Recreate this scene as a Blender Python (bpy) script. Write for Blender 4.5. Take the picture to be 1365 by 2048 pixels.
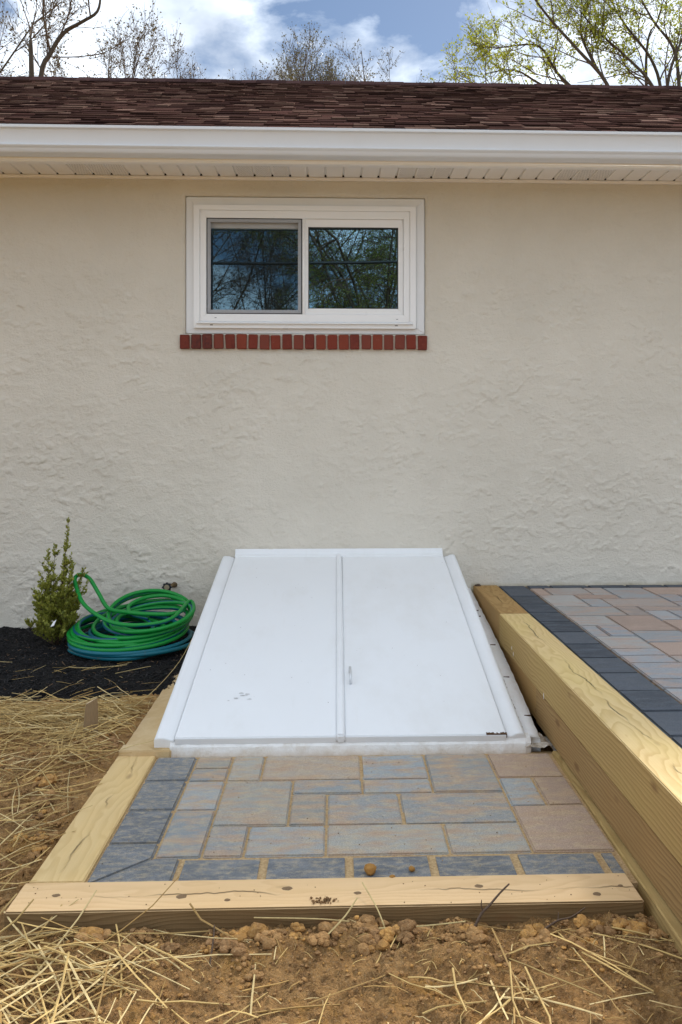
import bpy, bmesh, math, random
import numpy as np
from mathutils import Vector, Matrix

random.seed(7); np.random.seed(7)
scene = bpy.context.scene
COL = scene.collection
for o in list(bpy.data.objects):
    bpy.data.objects.remove(o)

# ------------------------------------------------------------------ camera
cam_d = bpy.data.cameras.new('camera')
cam = bpy.data.objects.new('camera', cam_d); COL.objects.link(cam)
cam.location = (0, -5.19, 1.143)
cam.rotation_euler = (math.radians(90), 0, -0.035)
cam_d.sensor_fit = 'VERTICAL'; cam_d.sensor_height = 36
cam_d.lens = 1750 / 2048 * 36
cam_d.shift_x = -52.8 / 2048
cam_d.shift_y = -136 / 2048
cam_d.clip_end = 1000; cam_d.clip_start = 0.05
scene.camera = cam

# ------------------------------------------------------------------ sky, sun, exposure
SUN_EL, SUN_AZ = math.radians(41), math.radians(32)       # behind the house to the right: the wall and patio lie in the house's shadow
world = bpy.data.worlds.new('World'); scene.world = world
world.use_nodes = True
wt = world.node_tree; wt.nodes.clear()
def wn(t, **k):
    n = wt.nodes.new(t)
    for a, b in k.items(): setattr(n, a, b)
    return n
w_out = wn('ShaderNodeOutputWorld'); w_bg = wn('ShaderNodeBackground')
w_sky = wn('ShaderNodeTexSky', sky_type='NISHITA', sun_disc=False)
w_sky.sun_elevation = SUN_EL; w_sky.sun_rotation = SUN_AZ
w_sky.air_density = 1.0; w_sky.dust_density = 0.3; w_sky.ozone_density = 2.0
w_tc = wn('ShaderNodeTexCoord')
w_map = wn('ShaderNodeMapping'); w_map.inputs['Location'].default_value = (-1.3657, 2.0447, -2.1915)
w_map.inputs['Scale'].default_value = (1, 1, 1.7)
w_n1 = wn('ShaderNodeTexNoise'); w_n1.inputs['Scale'].default_value = 4.0; w_n1.inputs['Detail'].default_value = 9; w_n1.inputs['Roughness'].default_value = 0.56
w_n1.inputs['Distortion'].default_value = 0.25
w_r1 = wn('ShaderNodeValToRGB'); w_r1.color_ramp.elements[0].position = 0.375; w_r1.color_ramp.elements[1].position = 0.47
w_n2 = wn('ShaderNodeTexNoise'); w_n2.inputs['Scale'].default_value = 6.5; w_n2.inputs['Detail'].default_value = 5
w_r2 = wn('ShaderNodeValToRGB')
w_r2.color_ramp.elements[0].position = 0.36; w_r2.color_ramp.elements[0].color = (7.0, 8.0, 9.6, 1)
w_r2.color_ramp.elements[1].position = 0.58; w_r2.color_ramp.elements[1].color = (14.4, 15.8, 17.4, 1)
w_mix = wn('ShaderNodeMix', data_type='RGBA')
L = wt.links.new
L(w_tc.outputs['Generated'], w_map.inputs['Vector'])
L(w_map.outputs[0], w_n1.inputs['Vector']); L(w_map.outputs[0], w_n2.inputs['Vector'])
L(w_n1.outputs[0], w_r1.inputs[0]); L(w_n2.outputs[0], w_r2.inputs[0])
L(w_r1.outputs[0], w_mix.inputs[0]); L(w_sky.outputs[0], w_mix.inputs[6]); L(w_r2.outputs[0], w_mix.inputs[7])
L(w_mix.outputs[2], w_bg.inputs[0]); w_bg.inputs[1].default_value = 0.05
L(w_bg.outputs[0], w_out.inputs[0])

sun_d = bpy.data.lights.new('sun', 'SUN'); sun_d.energy = 3.4; sun_d.angle = math.radians(11); sun_d.color = (1, 0.94, 0.86)
sun = bpy.data.objects.new('sun', sun_d); COL.objects.link(sun)
sdir = Vector((math.sin(SUN_AZ) * math.cos(SUN_EL), math.cos(SUN_AZ) * math.cos(SUN_EL), math.sin(SUN_EL)))
sun.rotation_euler = (-sdir).to_track_quat('-Z', 'Y').to_euler(); sun.location = (4, 12, 14)
vs = scene.view_settings
vs.view_transform = 'Standard'; vs.look = 'None'; vs.gamma = 1; vs.exposure = 1.0; vs.use_curve_mapping = False

# ------------------------------------------------------------------ helpers
WLOC = {}
def link(o, parent=None):
    COL.objects.link(o)
    w = Vector(o.location)
    if parent is not None:
        o.parent = parent
        o.matrix_parent_inverse = Matrix.Translation(-WLOC[parent.name])
    WLOC[o.name] = w
    return o
def thing(name, label, cat, loc=(0, 0, 0), group=None):
    o = bpy.data.objects.new(name, None); o.location = loc; o.empty_display_size = .1
    link(o); return tag(o, label, cat, group)
def tag(o, label=None, cat=None, group=None, kind=None):
    if label: o['label'] = label
    if cat: o['category'] = cat
    if group: o['group'] = group
    if kind: o['kind'] = kind
    return o
def obj(name, me, mat=None, parent=None, loc=(0, 0, 0), rot=None):
    if mat is not None and len(me.materials) == 0: me.materials.append(mat)
    o = bpy.data.objects.new(name, me); o.location = loc
    if rot is not None: o.rotation_euler = rot
    return link(o, parent)

class MB:
    def __init__(s): s.v = []; s.f = []; s.c = []; s.col = (1, 1, 1, 1); s.n = 0
    def add(s, vs, fs, col=None):
        b = len(s.v); s.v.extend([tuple(p) for p in vs]); s.f.extend([tuple(i + b for i in f) for f in fs])
        c = col if col is not None else s.col
        s.c.extend([c] * len(vs))
    def box(s, x0, x1, y0, y1, z0, z1, fn=None):
        v = [(x, y, z) for z in (z0, z1) for y in (y0, y1) for x in (x0, x1)]
        if fn: v = [fn(*p) for p in v]
        s.add(v, [(0, 2, 3, 1), (4, 5, 7, 6), (0, 1, 5, 4), (2, 6, 7, 3), (0, 4, 6, 2), (1, 3, 7, 5)])
    def prism(s, poly, x0, x1, axis='x'):
        n = len(poly)
        if axis == 'x':
            v = [(x0, a, b) for a, b in poly] + [(x1, a, b) for a, b in poly]
        elif axis == 'z':
            v = [(a, b, x0) for a, b in poly] + [(a, b, x1) for a, b in poly]
        else:
            v = [(a, x0, b) for a, b in poly] + [(a, x1, b) for a, b in poly]
        f = [(i, (i + 1) % n, n + (i + 1) % n, n + i) for i in range(n)] + [tuple(range(n))[::-1], tuple(range(n, 2 * n))]
        s.add(v, f)
    def tube(s, pts, rad, sides=6, caps=True, col=None, flat=1.0, roll=0.0):
        pts = [Vector(p) for p in pts]; n = len(pts)
        if not hasattr(rad, '__len__'): rad = [rad] * n
        t0 = (pts[1] - pts[0]).normalized()
        a = Vector((0, 0, 1)) if abs(t0.z) < .9 else Vector((1, 0, 0))
        u = t0.cross(a).normalized(); vs_ = []
        for i, p in enumerate(pts):
            t = (pts[min(i + 1, n - 1)] - pts[max(i - 1, 0)])
            if t.length < 1e-9: t = t0
            t.normalize()
            u = (u - t * u.dot(t))
            if u.length < 1e-6: u = t.cross(Vector((.3, .5, .8)))
            u.normalize(); w = t.cross(u)
            for k in range(sides):
                an = 2 * math.pi * k / sides + roll
                vs_.append(p + (u * math.cos(an) + w * (math.sin(an) * flat)) * rad[i])
        fs = [(i * sides + k, i * sides + (k + 1) % sides, (i + 1) * sides + (k + 1) % sides, (i + 1) * sides + k)
              for i in range(n - 1) for k in range(sides)]
        if caps: fs += [tuple(range(sides))[::-1], tuple(range((n - 1) * sides, n * sides))]
        s.add(vs_, fs, col)
    def disc(s, c, r, nrm='y', sides=6):
        v = []
        for k in range(sides):
            a = 2 * math.pi * k / sides
            if nrm == 'z': v.append((c[0] + r * math.cos(a), c[1] + r * math.sin(a), c[2]))
            else: v.append((c[0] + r * math.cos(a), c[1], c[2] + r * math.sin(a)))
        s.add(v, [tuple(range(sides))])
    def mesh(s, name, smooth=False, color=False):
        me = bpy.data.meshes.new(name); me.from_pydata(s.v, [], s.f)
        if smooth: me.polygons.foreach_set('use_smooth', [True] * len(me.polygons))
        if color:
            ca = me.color_attributes.new('Col', 'FLOAT_COLOR', 'POINT')
            ca.data.foreach_set('color', np.array(s.c, dtype=np.float32).ravel())
        me.update(); return me
    def build(s, name, mat, parent=None, smooth=False, color=False, loc=(0, 0, 0), bevel=0, seg=2, autos=None):
        me = s.mesh(name, smooth, color)
        if bevel: bevel_mesh(me, bevel, seg)
        return obj(name, me, mat, parent, loc)

def bevel_mesh(me, w, seg=2, jitter=0.0):
    bm = bmesh.new(); bm.from_mesh(me)
    bmesh.ops.recalc_face_normals(bm, faces=bm.faces)
    bmesh.ops.bevel(bm, geom=[e for e in bm.edges if e.calc_face_angle(0) > .4], offset=w, segments=seg, affect='EDGES', clamp_overlap=True)
    if jitter:
        for v in bm.verts: v.co += Vector((random.gauss(0, jitter), random.gauss(0, jitter), random.gauss(0, jitter * .5)))
    bm.to_mesh(me); bm.free()
    me.polygons.foreach_set('use_smooth', [True] * len(me.polygons))
    try: me.set_sharp_from_angle(angle=math.radians(50))
    except Exception: pass

# numpy gradient noise
_T = {}
def perlin(x, y, seed=0):
    if seed not in _T:
        r = np.random.RandomState(seed + 11); a = r.rand(256, 256) * 2 * math.pi
        _T[seed] = (np.cos(a), np.sin(a))
    gx, gy = _T[seed]
    xi = np.floor(x).astype(int); yi = np.floor(y).astype(int); fx = x - xi; fy = y - yi
    def g(i, j):
        a = (xi + i) & 255; b = (yi + j) & 255
        return gx[a, b] * (fx - i) + gy[a, b] * (fy - j)
    u = fx ** 3 * (fx * (fx * 6 - 15) + 10); v = fy ** 3 * (fy * (fy * 6 - 15) + 10)
    return 1.5 * ((g(0, 0) * (1 - u) + g(1, 0) * u) * (1 - v) + (g(0, 1) * (1 - u) + g(1, 1) * u) * v)
def fbm(x, y, oct=4, seed=0, gain=.5):
    s = 0; a = 1; t = 0
    for o in range(oct):
        s = s + a * perlin(x * 2 ** o + 17.3 * o, y * 2 ** o - 9.1 * o, seed + o); t += a; a *= gain
    return s / t
def sstep(a, b, x):
    t = np.clip((x - a) / (b - a), 0, 1); return t * t * (3 - 2 * t)
def grid_mesh(name, xs, ys, fn, mask=None, smooth=True):
    """tensor grid, fn(X, Y) -> (n, 3) positions"""
    X, Y = np.meshgrid(xs, ys); co = fn(X.ravel(), Y.ravel())
    nx, ny = len(xs), len(ys)
    i = np.arange((nx - 1) * (ny - 1)); r = i // (nx - 1); c = i % (nx - 1); a = r * nx + c
    q = np.stack([a, a + 1, a + nx + 1, a + nx], 1)
    if mask is not None:
        xc = (X[:-1, :-1] + X[1:, 1:]).ravel() / 2; yc = (Y[:-1, :-1] + Y[1:, 1:]).ravel() / 2
        q = q[mask(xc, yc)]
        used = np.unique(q); remap = -np.ones(len(co), int); remap[used] = np.arange(len(used)); co = co[used]; q = remap[q]
    me = bpy.data.meshes.new(name)
    me.vertices.add(len(co)); me.vertices.foreach_set('co', co.astype(np.float32).ravel())
    me.loops.add(len(q) * 4); me.loops.foreach_set('vertex_index', q.ravel().astype(np.int32))
    me.polygons.add(len(q)); me.polygons.foreach_set('loop_start', np.arange(len(q), dtype=np.int32) * 4)
    me.polygons.foreach_set('loop_total', np.full(len(q), 4, np.int32))
    me.polygons.foreach_set('use_smooth', np.full(len(q), smooth))
    me.update(); me.validate(); return me
def axis(lo, hi, step, far, ratio=1.35):
    a = list(np.arange(lo, hi + step / 2, step)); s = step; p = a[-1]; up = []
    while p < far: s *= ratio; p += s; up.append(p)
    s = step; p = a[0]; dn = []
    while p > -far: s *= ratio; p -= s; dn.append(p)
    return np.array(dn[::-1] + a + up)

# ------------------------------------------------------------------ material helpers
class Mat:
    def __init__(s, name, rough=.6, base=(.5, .5, .5), spec=.5):
        s.m = bpy.data.materials.new(name); s.m.use_nodes = True; s.nt = s.m.node_tree
        s.b = s.nt.nodes['Principled BSDF']; s.b.inputs['Roughness'].default_value = rough
        s.b.inputs['Base Color'].default_value = (*base, 1); s.b.inputs['Specular IOR Level'].default_value = spec
        s._tc = None
    def n(s, t, ins=None, **k):
        nd = s.nt.nodes.new(t)
        for a, b in k.items(): setattr(nd, a, b)
        for a, b in (ins or {}).items(): s.set(nd, a, b)
        return nd
    def set(s, nd, key, val):
        i = nd.inputs[key]
        if isinstance(val, bpy.types.NodeSocket): s.nt.links.new(val, i)
        elif hasattr(val, '__len__') and len(val) == 3 and i.type == 'RGBA': i.default_value = (*val, 1)
        else: i.default_value = val
    def co(s, kind='Object'):
        if s._tc is None: s._tc = s.n('ShaderNodeTexCoord')
        return s._tc.outputs[kind]
    def pos(s): return s.n('ShaderNodeNewGeometry').outputs['Position']
    def map(s, v, scale=(1, 1, 1), loc=(0, 0, 0), rot=(0, 0, 0)):
        return s.n('ShaderNodeMapping', {'Vector': v, 'Scale': scale, 'Location': loc, 'Rotation': rot}).outputs[0]
    def noise(s, v, scale=5, detail=4, rough=.5, dist=0):
        return s.n('ShaderNodeTexNoise', {'Vector': v, 'Scale': scale, 'Detail': detail, 'Roughness': rough, 'Distortion': dist}).outputs[0]
    def ramp(s, f, stops, interp='LINEAR'):
        r = s.n('ShaderNodeValToRGB'); s.set(r, 0, f); e = r.color_ramp.elements; r.color_ramp.interpolation = interp
        while len(e) < len(stops): e.new(.5)
        for k, (p, c) in enumerate(stops):
            e[k].position = p; e[k].color = (*c, 1) if hasattr(c, '__len__') else (c, c, c, 1)
        return r.outputs[0]
    def mix(s, f, a, b, mode='MIX'):
        nd = s.n('ShaderNodeMix', data_type='RGBA', blend_type=mode); s.set(nd, 0, f); s.set(nd, 6, a); s.set(nd, 7, b); return nd.outputs[2]
    def math(s, op, a, b=0.0, c=0.0):
        nd = s.n('ShaderNodeMath', operation=op); s.set(nd, 0, a); s.set(nd, 1, b); s.set(nd, 2, c); return nd.outputs[0]
    def sep(s, v): return s.n('ShaderNodeSeparateXYZ', {0: v}).outputs
    def comb(s, x, y, z): return s.n('ShaderNodeCombineXYZ', {0: x, 1: y, 2: z}).outputs[0]
    def vadd(s, a, b): 
        nd = s.n('ShaderNodeVectorMath', operation='ADD'); s.set(nd, 0, a); s.set(nd, 1, b); return nd.outputs[0]
    def rnd(s): return s.n('ShaderNodeObjectInfo').outputs['Random']
    def ocol(s): return s.n('ShaderNodeObjectInfo').outputs['Color']
    def attr(s, name='Col'): return s.n('ShaderNodeAttribute', attribute_name=name).outputs['Color']
    def color(s, c): s.set(s.b, 'Base Color', c); return s
    def bump(s, h, dist=.01, strength=1.0):
        s.set(s.b, 'Normal', s.n('ShaderNodeBump', {'Height': h, 'Distance': dist, 'Strength': strength}).outputs[0]); return s

# stucco
M_st = Mat('stucco', .92, spec=.15); p = M_st.pos()
c = M_st.mix(M_st.ramp(M_st.noise(p, 1.6, 5, .6), [(.35, 0.), (.7, 1.)]), (.69, .638, .545), (.755, .70, .603))
sp = M_st.ramp(M_st.noise(M_st.map(p, (1, 1, 2.2)), 7, 6, .65), [(.62, 0.), (.78, 1.)])
c = M_st.mix(M_st.math('MULTIPLY', sp, .35), c, (.60, .50, .37))
zz = M_st.sep(p)[2]
xx = M_st.sep(p)[0]
foot = M_st.math('MULTIPLY', M_st.ramp(M_st.math('ADD', zz, M_st.math('MULTIPLY', M_st.noise(p, 9, 4), .05)), [(.315, 1.), (.345, 0.)]), M_st.math('GREATER_THAN', xx, .8))
c = M_st.mix(M_st.math('MULTIPLY', foot, .6), c, (.42, .34, .17))
M_st.color(c)
h = M_st.math('ADD', M_st.noise(p, 260, 3, .6), M_st.math('MULTIPLY', M_st.noise(M_st.map(p, (1, 1, 1.4)), 70, 4, .6), 1.2))
M_st.bump(h, .0040, 1.0); M_st = M_st.m

def painted(name, base, rough=.45, dirt=.25, bump=.0006, dirtcol=(.42, .36, .28), sc=4.0):
    m = Mat(name, rough); p = m.pos()
    d = m.ramp(m.noise(p, sc, 7, .65), [(.52, 0.), (.78, 1.)])
    m.color(m.mix(m.math('MULTIPLY', d, dirt), base, dirtcol))
    m.bump(m.noise(p, 160, 4, .6), bump, .6)
    m.set(m.b, 'Roughness', m.ramp(m.noise(p, 9, 4), [(.3, rough - .08), (.7, rough + .12)]))
    return m.m
M_white = painted('white_vinyl', (.88, .88, .88), .35, .04)
M_gut = painted('white_aluminium', (.70, .73, .77), .38, .08)
M_soffit = painted('soffit_vinyl', (.86, .83, .78), .5, .06)
M_curbw = painted('white_curb_paint', (.88, .88, .88), .6, .25, .004, (.60, .50, .36), 26.)
m = Mat('white_door_paint', .45); p = m.pos()
d = m.ramp(m.noise(m.map(p, (1, .45, .45)), 3.2, 8, .68), [(.50, 0.), (.76, 1.)])
d2 = m.ramp(m.noise(m.map(p, (5, .5, .5)), 3., 6, .7), [(.60, 0.), (.80, 1.)])
c = m.mix(m.math('MULTIPLY', d, .26), (.83, .84, .85), (.60, .57, .51))
m.color(m.mix(m.math('MULTIPLY', d2, .16), c, (.56, .52, .45)))
m.set(m.b, 'Roughness', m.ramp(m.noise(p, 9, 4), [(.3, .36), (.7, .58)]))
m.bump(m.math('ADD', m.math('MULTIPLY', m.noise(p, 160, 4, .6), .12), m.math('MULTIPLY', m.noise(p, 3.5, 2, .5), 1.6)), .006, .7); M_door = m.m
M_trim = painted('white_trim_paint', (.78, .79, .80), .5, .10)
M_dark = Mat('dark_void', .9, (.012, .011, .01), .1).m
M_room = Mat('room_interior', .9, (.05, .055, .06), .1).m
M_gasket = Mat('black_gasket', .6, (.02, .02, .022)).m
M_screenframe = painted('grey_screen_frame', (.34, .35, .37), .45, .05)

# sill painted white concrete with dirt
m = Mat('chipped_white_concrete', .7); p = m.pos()
d = m.ramp(m.noise(p, 14, 7, .7), [(.50, 0.), (.66, 1.)]); z = m.sep(p)[2]
d2 = m.ramp(m.math('ADD', z, m.math('MULTIPLY', m.noise(p, 22, 5), .05)), [(.015, 1.), (.05, 0.)])
cc = m.mix(m.math('MULTIPLY', d, .35), (.88, .87, .85), (.56, .46, .32))
m.color(m.mix(m.math('MULTIPLY', d2, .55), cc, (.52, .38, .22)))
m.bump(m.math('ADD', m.noise(p, 90, 5, .65), m.noise(p, 12, 4)), .006, .6); M_sill = m.m
# dirt-stained concrete
m = Mat('dirty_concrete', .9, spec=.2); p = m.pos()
m.color(m.mix(m.ramp(m.noise(p, 9, 7, .65), [(.35, 0.), (.7, 1.)]), (.55, .38, .185), (.66, .50, .29)))
m.bump(m.noise(p, 70, 6, .7), .006, .7); M_conc = m.m
m = Mat('broken_concrete', .95, spec=.2); p = m.pos()
m.color(m.mix(m.ramp(m.noise(p, 40, 7, .7), [(.4, 0.), (.6, 1.)]), (.42, .34, .25), (.66, .60, .52)))
m.bump(m.noise(p, 60, 6, .75), .012, .9); M_brk = m.m

# brick, mortar
m = Mat('red_brick', .85, spec=.25); p = m.pos()
bc = m.mix(m.ramp(m.noise(p, 60, 6, .7), [(.35, 0.), (.75, 1.)]), m.ocol(), (.21, .046, .027))
m.color(m.mix(m.ramp(m.noise(p, 24, 5, .7), [(.62, 0.), (.8, .35)]), bc, (.42, .27, .20)))
m.bump(m.noise(p, 220, 5, .7), .002, .8); M_brick = m.m
m = Mat('mortar', .95, spec=.1); p = m.pos()
m.color(m.mix(m.noise(p, 60, 5), (.36, .31, .25), (.56, .50, .42))); m.bump(m.noise(p, 180, 4), .003, .8); M_mortar = m.m

# pavers (base colour per stone)
def paver_mat(name, blend, dust, bcol, dcol=(.40, .32, .21), ds=17):
    m = Mat(name, .88, spec=.12); p = m.pos(); r = m.rnd()
    q = m.vadd(p, m.comb(m.math('MULTIPLY', r, 37.), m.math('MULTIPLY', r, 91.), 0.))
    f1 = m.ramp(m.noise(m.map(q, (1, 2.6, 1)), 7.5, 5, .6), [(.44, 0.), (.62, 1.)])
    c = m.mix(m.math('MULTIPLY', f1, blend), m.ocol(), bcol)
    f2 = m.ramp(m.noise(m.map(q, (1, 1.9, 1)), ds, 7, .68, .3), [(.46, 0.), (.68, 1.)])
    c = m.mix(m.math('MULTIPLY', f2, dust), c, dcol)
    f3 = m.ramp(m.noise(q, 330, 3, .75), [(.3, .66), (.7, 1.3)])
    c = m.mix(1., c, f3, 'MULTIPLY')
    f4 = m.ramp(m.noise(q, 55, 4, .7), [(.68, 0.), (.76, 1.)])
    c = m.mix(m.math('MULTIPLY', f4, .35), c, (.45, .45, .44))
    m.color(c)
    m.bump(m.math('ADD', m.noise(q, 380, 4, .7), m.math('MULTIPLY', m.noise(q, 60, 4), 1.2)), .0022, .8)
    return m.m
M_pav = paver_mat('blended_paver', .85, .48, (.47, .33, .225), (.60, .47, .28))
M_pavU = paver_mat('blended_paver_clean', .75, .12, (.44, .325, .265), (.52, .47, .40))
M_bord = paver_mat('charcoal_paver', .65, .58, (.26, .265, .27), (.54, .44, .28), 30)
M_bordU = paver_mat('charcoal_paver_clean', .5, .12, (.115, .130, .155), (.26, .26, .26))
m = Mat('joint_sand', .95, spec=.1); p = m.pos()
m.color(m.mix(m.ramp(m.noise(p, 120, 5, .7), [(.35, 0.), (.7, 1.)]), (.42, .265, .125), (.68, .49, .27)))
m.bump(m.noise(p, 300, 4, .7), .004, .9); M_sand = m.m

# treated pine: solid growth rings round an off-centre pith, local X is the length
def wood(name, light, dark, tint, ring=95., py=.05, pz=-.16, contrast=1.05):
    m = Mat(name, .8, spec=.10); o = m.co(); r = m.rnd()
    off = m.math('MULTIPLY', r, 50.)
    q = m.vadd(o, m.comb(off, 0., 0.))
    w1 = m.n('ShaderNodeTexNoise', {'Vector': m.map(q, (1.6, 5, 5)), 'Scale': 1., 'Detail': 3.}).outputs['Color']
    ws = m.n('ShaderNodeVectorMath', {0: w1, 1: (.5, .5, .5)}, operation='SUBTRACT').outputs[0]
    ws = m.n('ShaderNodeVectorMath', {0: ws, 'Scale': .10}, operation='SCALE').outputs[0]
    s3 = m.sep(m.vadd(o, ws))
    dy = m.math('ADD', s3[1], m.math('MULTIPLY', m.math('SUBTRACT', r, .5), .09))
    dy = m.math('SUBTRACT', dy, py); dz = m.math('SUBTRACT', s3[2], pz)
    rad = m.math('SQRT', m.math('ADD', m.math('MULTIPLY', dy, dy), m.math('MULTIPLY', dz, dz)))
    fr = m.math('FRACT', m.math('MULTIPLY', rad, ring))
    rings = m.ramp(fr, [(0., .15), (.45, .35), (.86, 1.), (.93, .85), (1., .15)])
    fib = m.noise(m.map(q, (4, 260, 260)), 1., 3, .6)
    c = m.mix(m.math('MULTIPLY', rings, .62 * contrast), light, dark)
    c = m.mix(m.ramp(fib, [(.3, .22), (.7, 0.)]), c, dark)
    blot = m.ramp(m.noise(m.map(q, (2.2, 7, 7)), 1., 5, .6), [(.42, 0.), (.68, 1.)])
    c = m.mix(m.math('MULTIPLY', blot, .5), c, tint)
    # knots
    vo = m.n('ShaderNodeTexVoronoi', {'Vector': m.map(q, (2.6, 7, 7)), 'Scale': 1., 'Randomness': 1.}, feature='F1').outputs['Distance']
    kn = m.ramp(vo, [(.05, 1.), (.11, 0.)])
    c = m.mix(m.math('MULTIPLY', kn, .75), c, (.19, .10, .045))
    # drying checks along the length
    yy = m.math('ADD', m.sep(o)[1], m.math('MULTIPLY', m.math('SUBTRACT', m.noise(m.map(q, (3.5, 0, 0)), 1., 4, .6), .5), .11))
    ck = m.math('ABSOLUTE', m.math('SUBTRACT', yy, m.math('MULTIPLY', m.math('SUBTRACT', r, .5), .05)))
    gate = m.ramp(m.noise(m.map(q, (2.6, 0, 0)), 1., 2), [(.47, 0.), (.58, 1.)])
    ckf = m.math('MULTIPLY', m.ramp(ck, [(.0003, 1.), (.0011, 0.)]), gate)
    c = m.mix(m.math('MULTIPLY', ckf, .7), c, (.09, .055, .025))
    m.color(c)
    hh = m.math('SUBTRACT', m.math('ADD', m.math('MULTIPLY', rings, .3), m.math('MULTIPLY', fib, .5)), m.math('MULTIPLY', ckf, 4.))
    saw = m.noise(m.map(q, (190, 8, 8)), 1., 2, .5)
    m.bump(m.math('ADD', hh, m.math('MULTIPLY', saw, .35)), .0018, .85)
    return m.m
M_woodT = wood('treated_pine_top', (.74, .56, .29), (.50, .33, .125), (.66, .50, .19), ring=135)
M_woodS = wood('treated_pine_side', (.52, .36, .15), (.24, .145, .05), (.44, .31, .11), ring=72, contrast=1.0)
M_woodB = wood('treated_pine_brown', (.43, .28, .12), (.17, .095, .04), (.33, .19, .075), ring=85, contrast=1.0)
M_woodO = wood('treated_pine_orange', (.46, .295, .12), (.27, .155, .055), (.42, .23, .085), ring=130)
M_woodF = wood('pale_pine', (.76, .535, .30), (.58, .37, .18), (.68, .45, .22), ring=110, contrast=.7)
M_woodL = wood('pale_pine_yellow', (.73, .535, .27), (.54, .36, .15), (.72, .49, .20), ring=110, contrast=.8)
M_stake = wood('weathered_wood', (.34, .235, .13), (.18, .115, .06), (.27, .18, .09), ring=200)

# soil, mulch, straw
m = Mat('clay_soil', 1.0, spec=.02); p = m.pos()
c = m.mix(m.ramp(m.noise(p, 3.2, 5, .6), [(.36, 0.), (.64, 1.)]), (.50, .27, .10), (.66, .39, .165))
c = m.mix(m.ramp(m.noise(p, 26, 6, .7), [(.42, 0.), (.66, .85)]), c, (.19, .105, .048))
c = m.mix(m.ramp(m.noise(p, 9, 4, .6), [(.56, 0.), (.72, .8)]), c, (.56, .30, .085))
c = m.mix(m.ramp(m.noise(p, 190, 4, .7), [(.52, 0.), (.72, .6)]), c, (.56, .40, .24))
xs_, ys_, _z = m.sep(p)
away = m.math('MAXIMUM', m.math('MULTIPLY', ys_, -1.), m.math('ADD', m.math('ABSOLUTE', xs_), 1.5))
away2 = m.ramp(m.math('DIVIDE', m.math('ADD', away, m.math('MULTIPLY', m.noise(p, 1.1, 4), 2.)), 20.), [(.55, 0.), (.70, 1.)])
c = m.mix(away2, c, m.mix(m.noise(p, 8, 5, .7), (.07, .10, .03), (.17, .16, .07)))
m.color(c); m.bump(m.math('ADD', m.noise(p, 240, 5, .75), m.math('MULTIPLY', m.noise(p, 70, 5, .7), 2.)), .010, 1.0); M_soil = m.m
m = Mat('clay_clod', 1.0, spec=.02); p = m.pos()
c = m.mix(m.ramp(m.noise(p, 30, 6, .7), [(.35, 0.), (.7, 1.)]), m.attr(), (.27, .15, .065))
c = m.mix(m.ramp(m.noise(p, 160, 4, .7), [(.52, 0.), (.72, .5)]), c, (.58, .40, .22))
m.color(c); m.bump(m.noise(p, 200, 5, .75), .005, .9); M_clod = m.m
m = Mat('black_mulch', .8, spec=.25); p = m.pos()
m.color(m.mix(m.noise(p, 60, 5, .7), (.006, .0055, .006), (.02, .018, .018))); m.bump(m.noise(p, 110, 6, .8), .02, 1.); M_mulch = m.m
m = Mat('mulch_chip', .7, spec=.3); m.color(m.attr()); m.bump(m.noise(m.pos(), 300, 3), .002, .6); M_chip = m.m
m = Mat('dry_straw', .7, spec=.2); p = m.pos()
m.color(m.mix(m.ramp(m.noise(p, 45, 4, .6), [(.4, 0.), (.75, .5)]), m.attr(), (.26, .17, .075))); M_straw = m.m

# roof
def shingle_mat(name, src):
    m = Mat(name, 1.0, spec=0.); p = m.pos(); base = m.ocol() if src == 'obj' else m.attr()
    g = m.ramp(m.noise(p, 520, 3, .8), [(.3, .55), (.7, 1.5)]); b2 = m.mix(1., base, g, 'MULTIPLY')
    st = m.ramp(m.noise(m.map(p, (1, .6, .6)), .8, 5, .6), [(.40, 1.), (.62, .62)])
    m.color(m.mix(1., b2, st, 'MULTIPLY')); m.bump(m.noise(p, 420, 3, .7), .003, .9); return m.m
M_shO = shingle_mat('asphalt_shingle', 'obj'); M_shA = shingle_mat('asphalt_shingle_far', 'attr')
M_deck = Mat('roof_underlay', .95, (.035, .022, .019), .1).m

# glass and insect screen
def glass(name, refl, tint, back):
    m = bpy.data.materials.new(name); m.use_nodes = True; nt = m.node_tree; nt.nodes.clear()
    o = nt.nodes.new('ShaderNodeOutputMaterial'); g = nt.nodes.new('ShaderNodeBsdfGlossy'); t = nt.nodes.new('ShaderNodeBsdfTransparent')
    x = nt.nodes.new('ShaderNodeMixShader'); lw = nt.nodes.new('ShaderNodeFresnel'); ad = nt.nodes.new('ShaderNodeMath'); ad.operation = 'ADD'
    g.inputs['Color'].default_value = (*tint, 1); g.inputs['Roughness'].default_value = 0.0
    tx = nt.nodes.new('ShaderNodeTexCoord'); nz = nt.nodes.new('ShaderNodeTexNoise'); nz.inputs['Scale'].default_value = 2.2; nz.inputs['Detail'].default_value = 1
    bp = nt.nodes.new('ShaderNodeBump'); bp.inputs['Distance'].default_value = .0015; bp.inputs['Strength'].default_value = .12
    nt.links.new(tx.outputs['Object'], nz.inputs['Vector']); nt.links.new(nz.outputs[0], bp.inputs['Height']); nt.links.new(bp.outputs[0], g.inputs['Normal'])
    t.inputs['Color'].default_value = (*back, 1); lw.inputs['IOR'].default_value = 1.5; ad.inputs[1].default_value = refl
    nt.links.new(lw.outputs[0], ad.inputs[0]); nt.links.new(ad.outputs[0], x.inputs[0])
    nt.links.new(t.outputs[0], x.inputs[1]); nt.links.new(g.outputs[0], x.inputs[2]); nt.links.new(x.outputs[0], o.inputs['Surface'])
    return m
M_glass = glass('coated_glass', .30, (.48, .76, .92), (.5, .55, .55))
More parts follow.
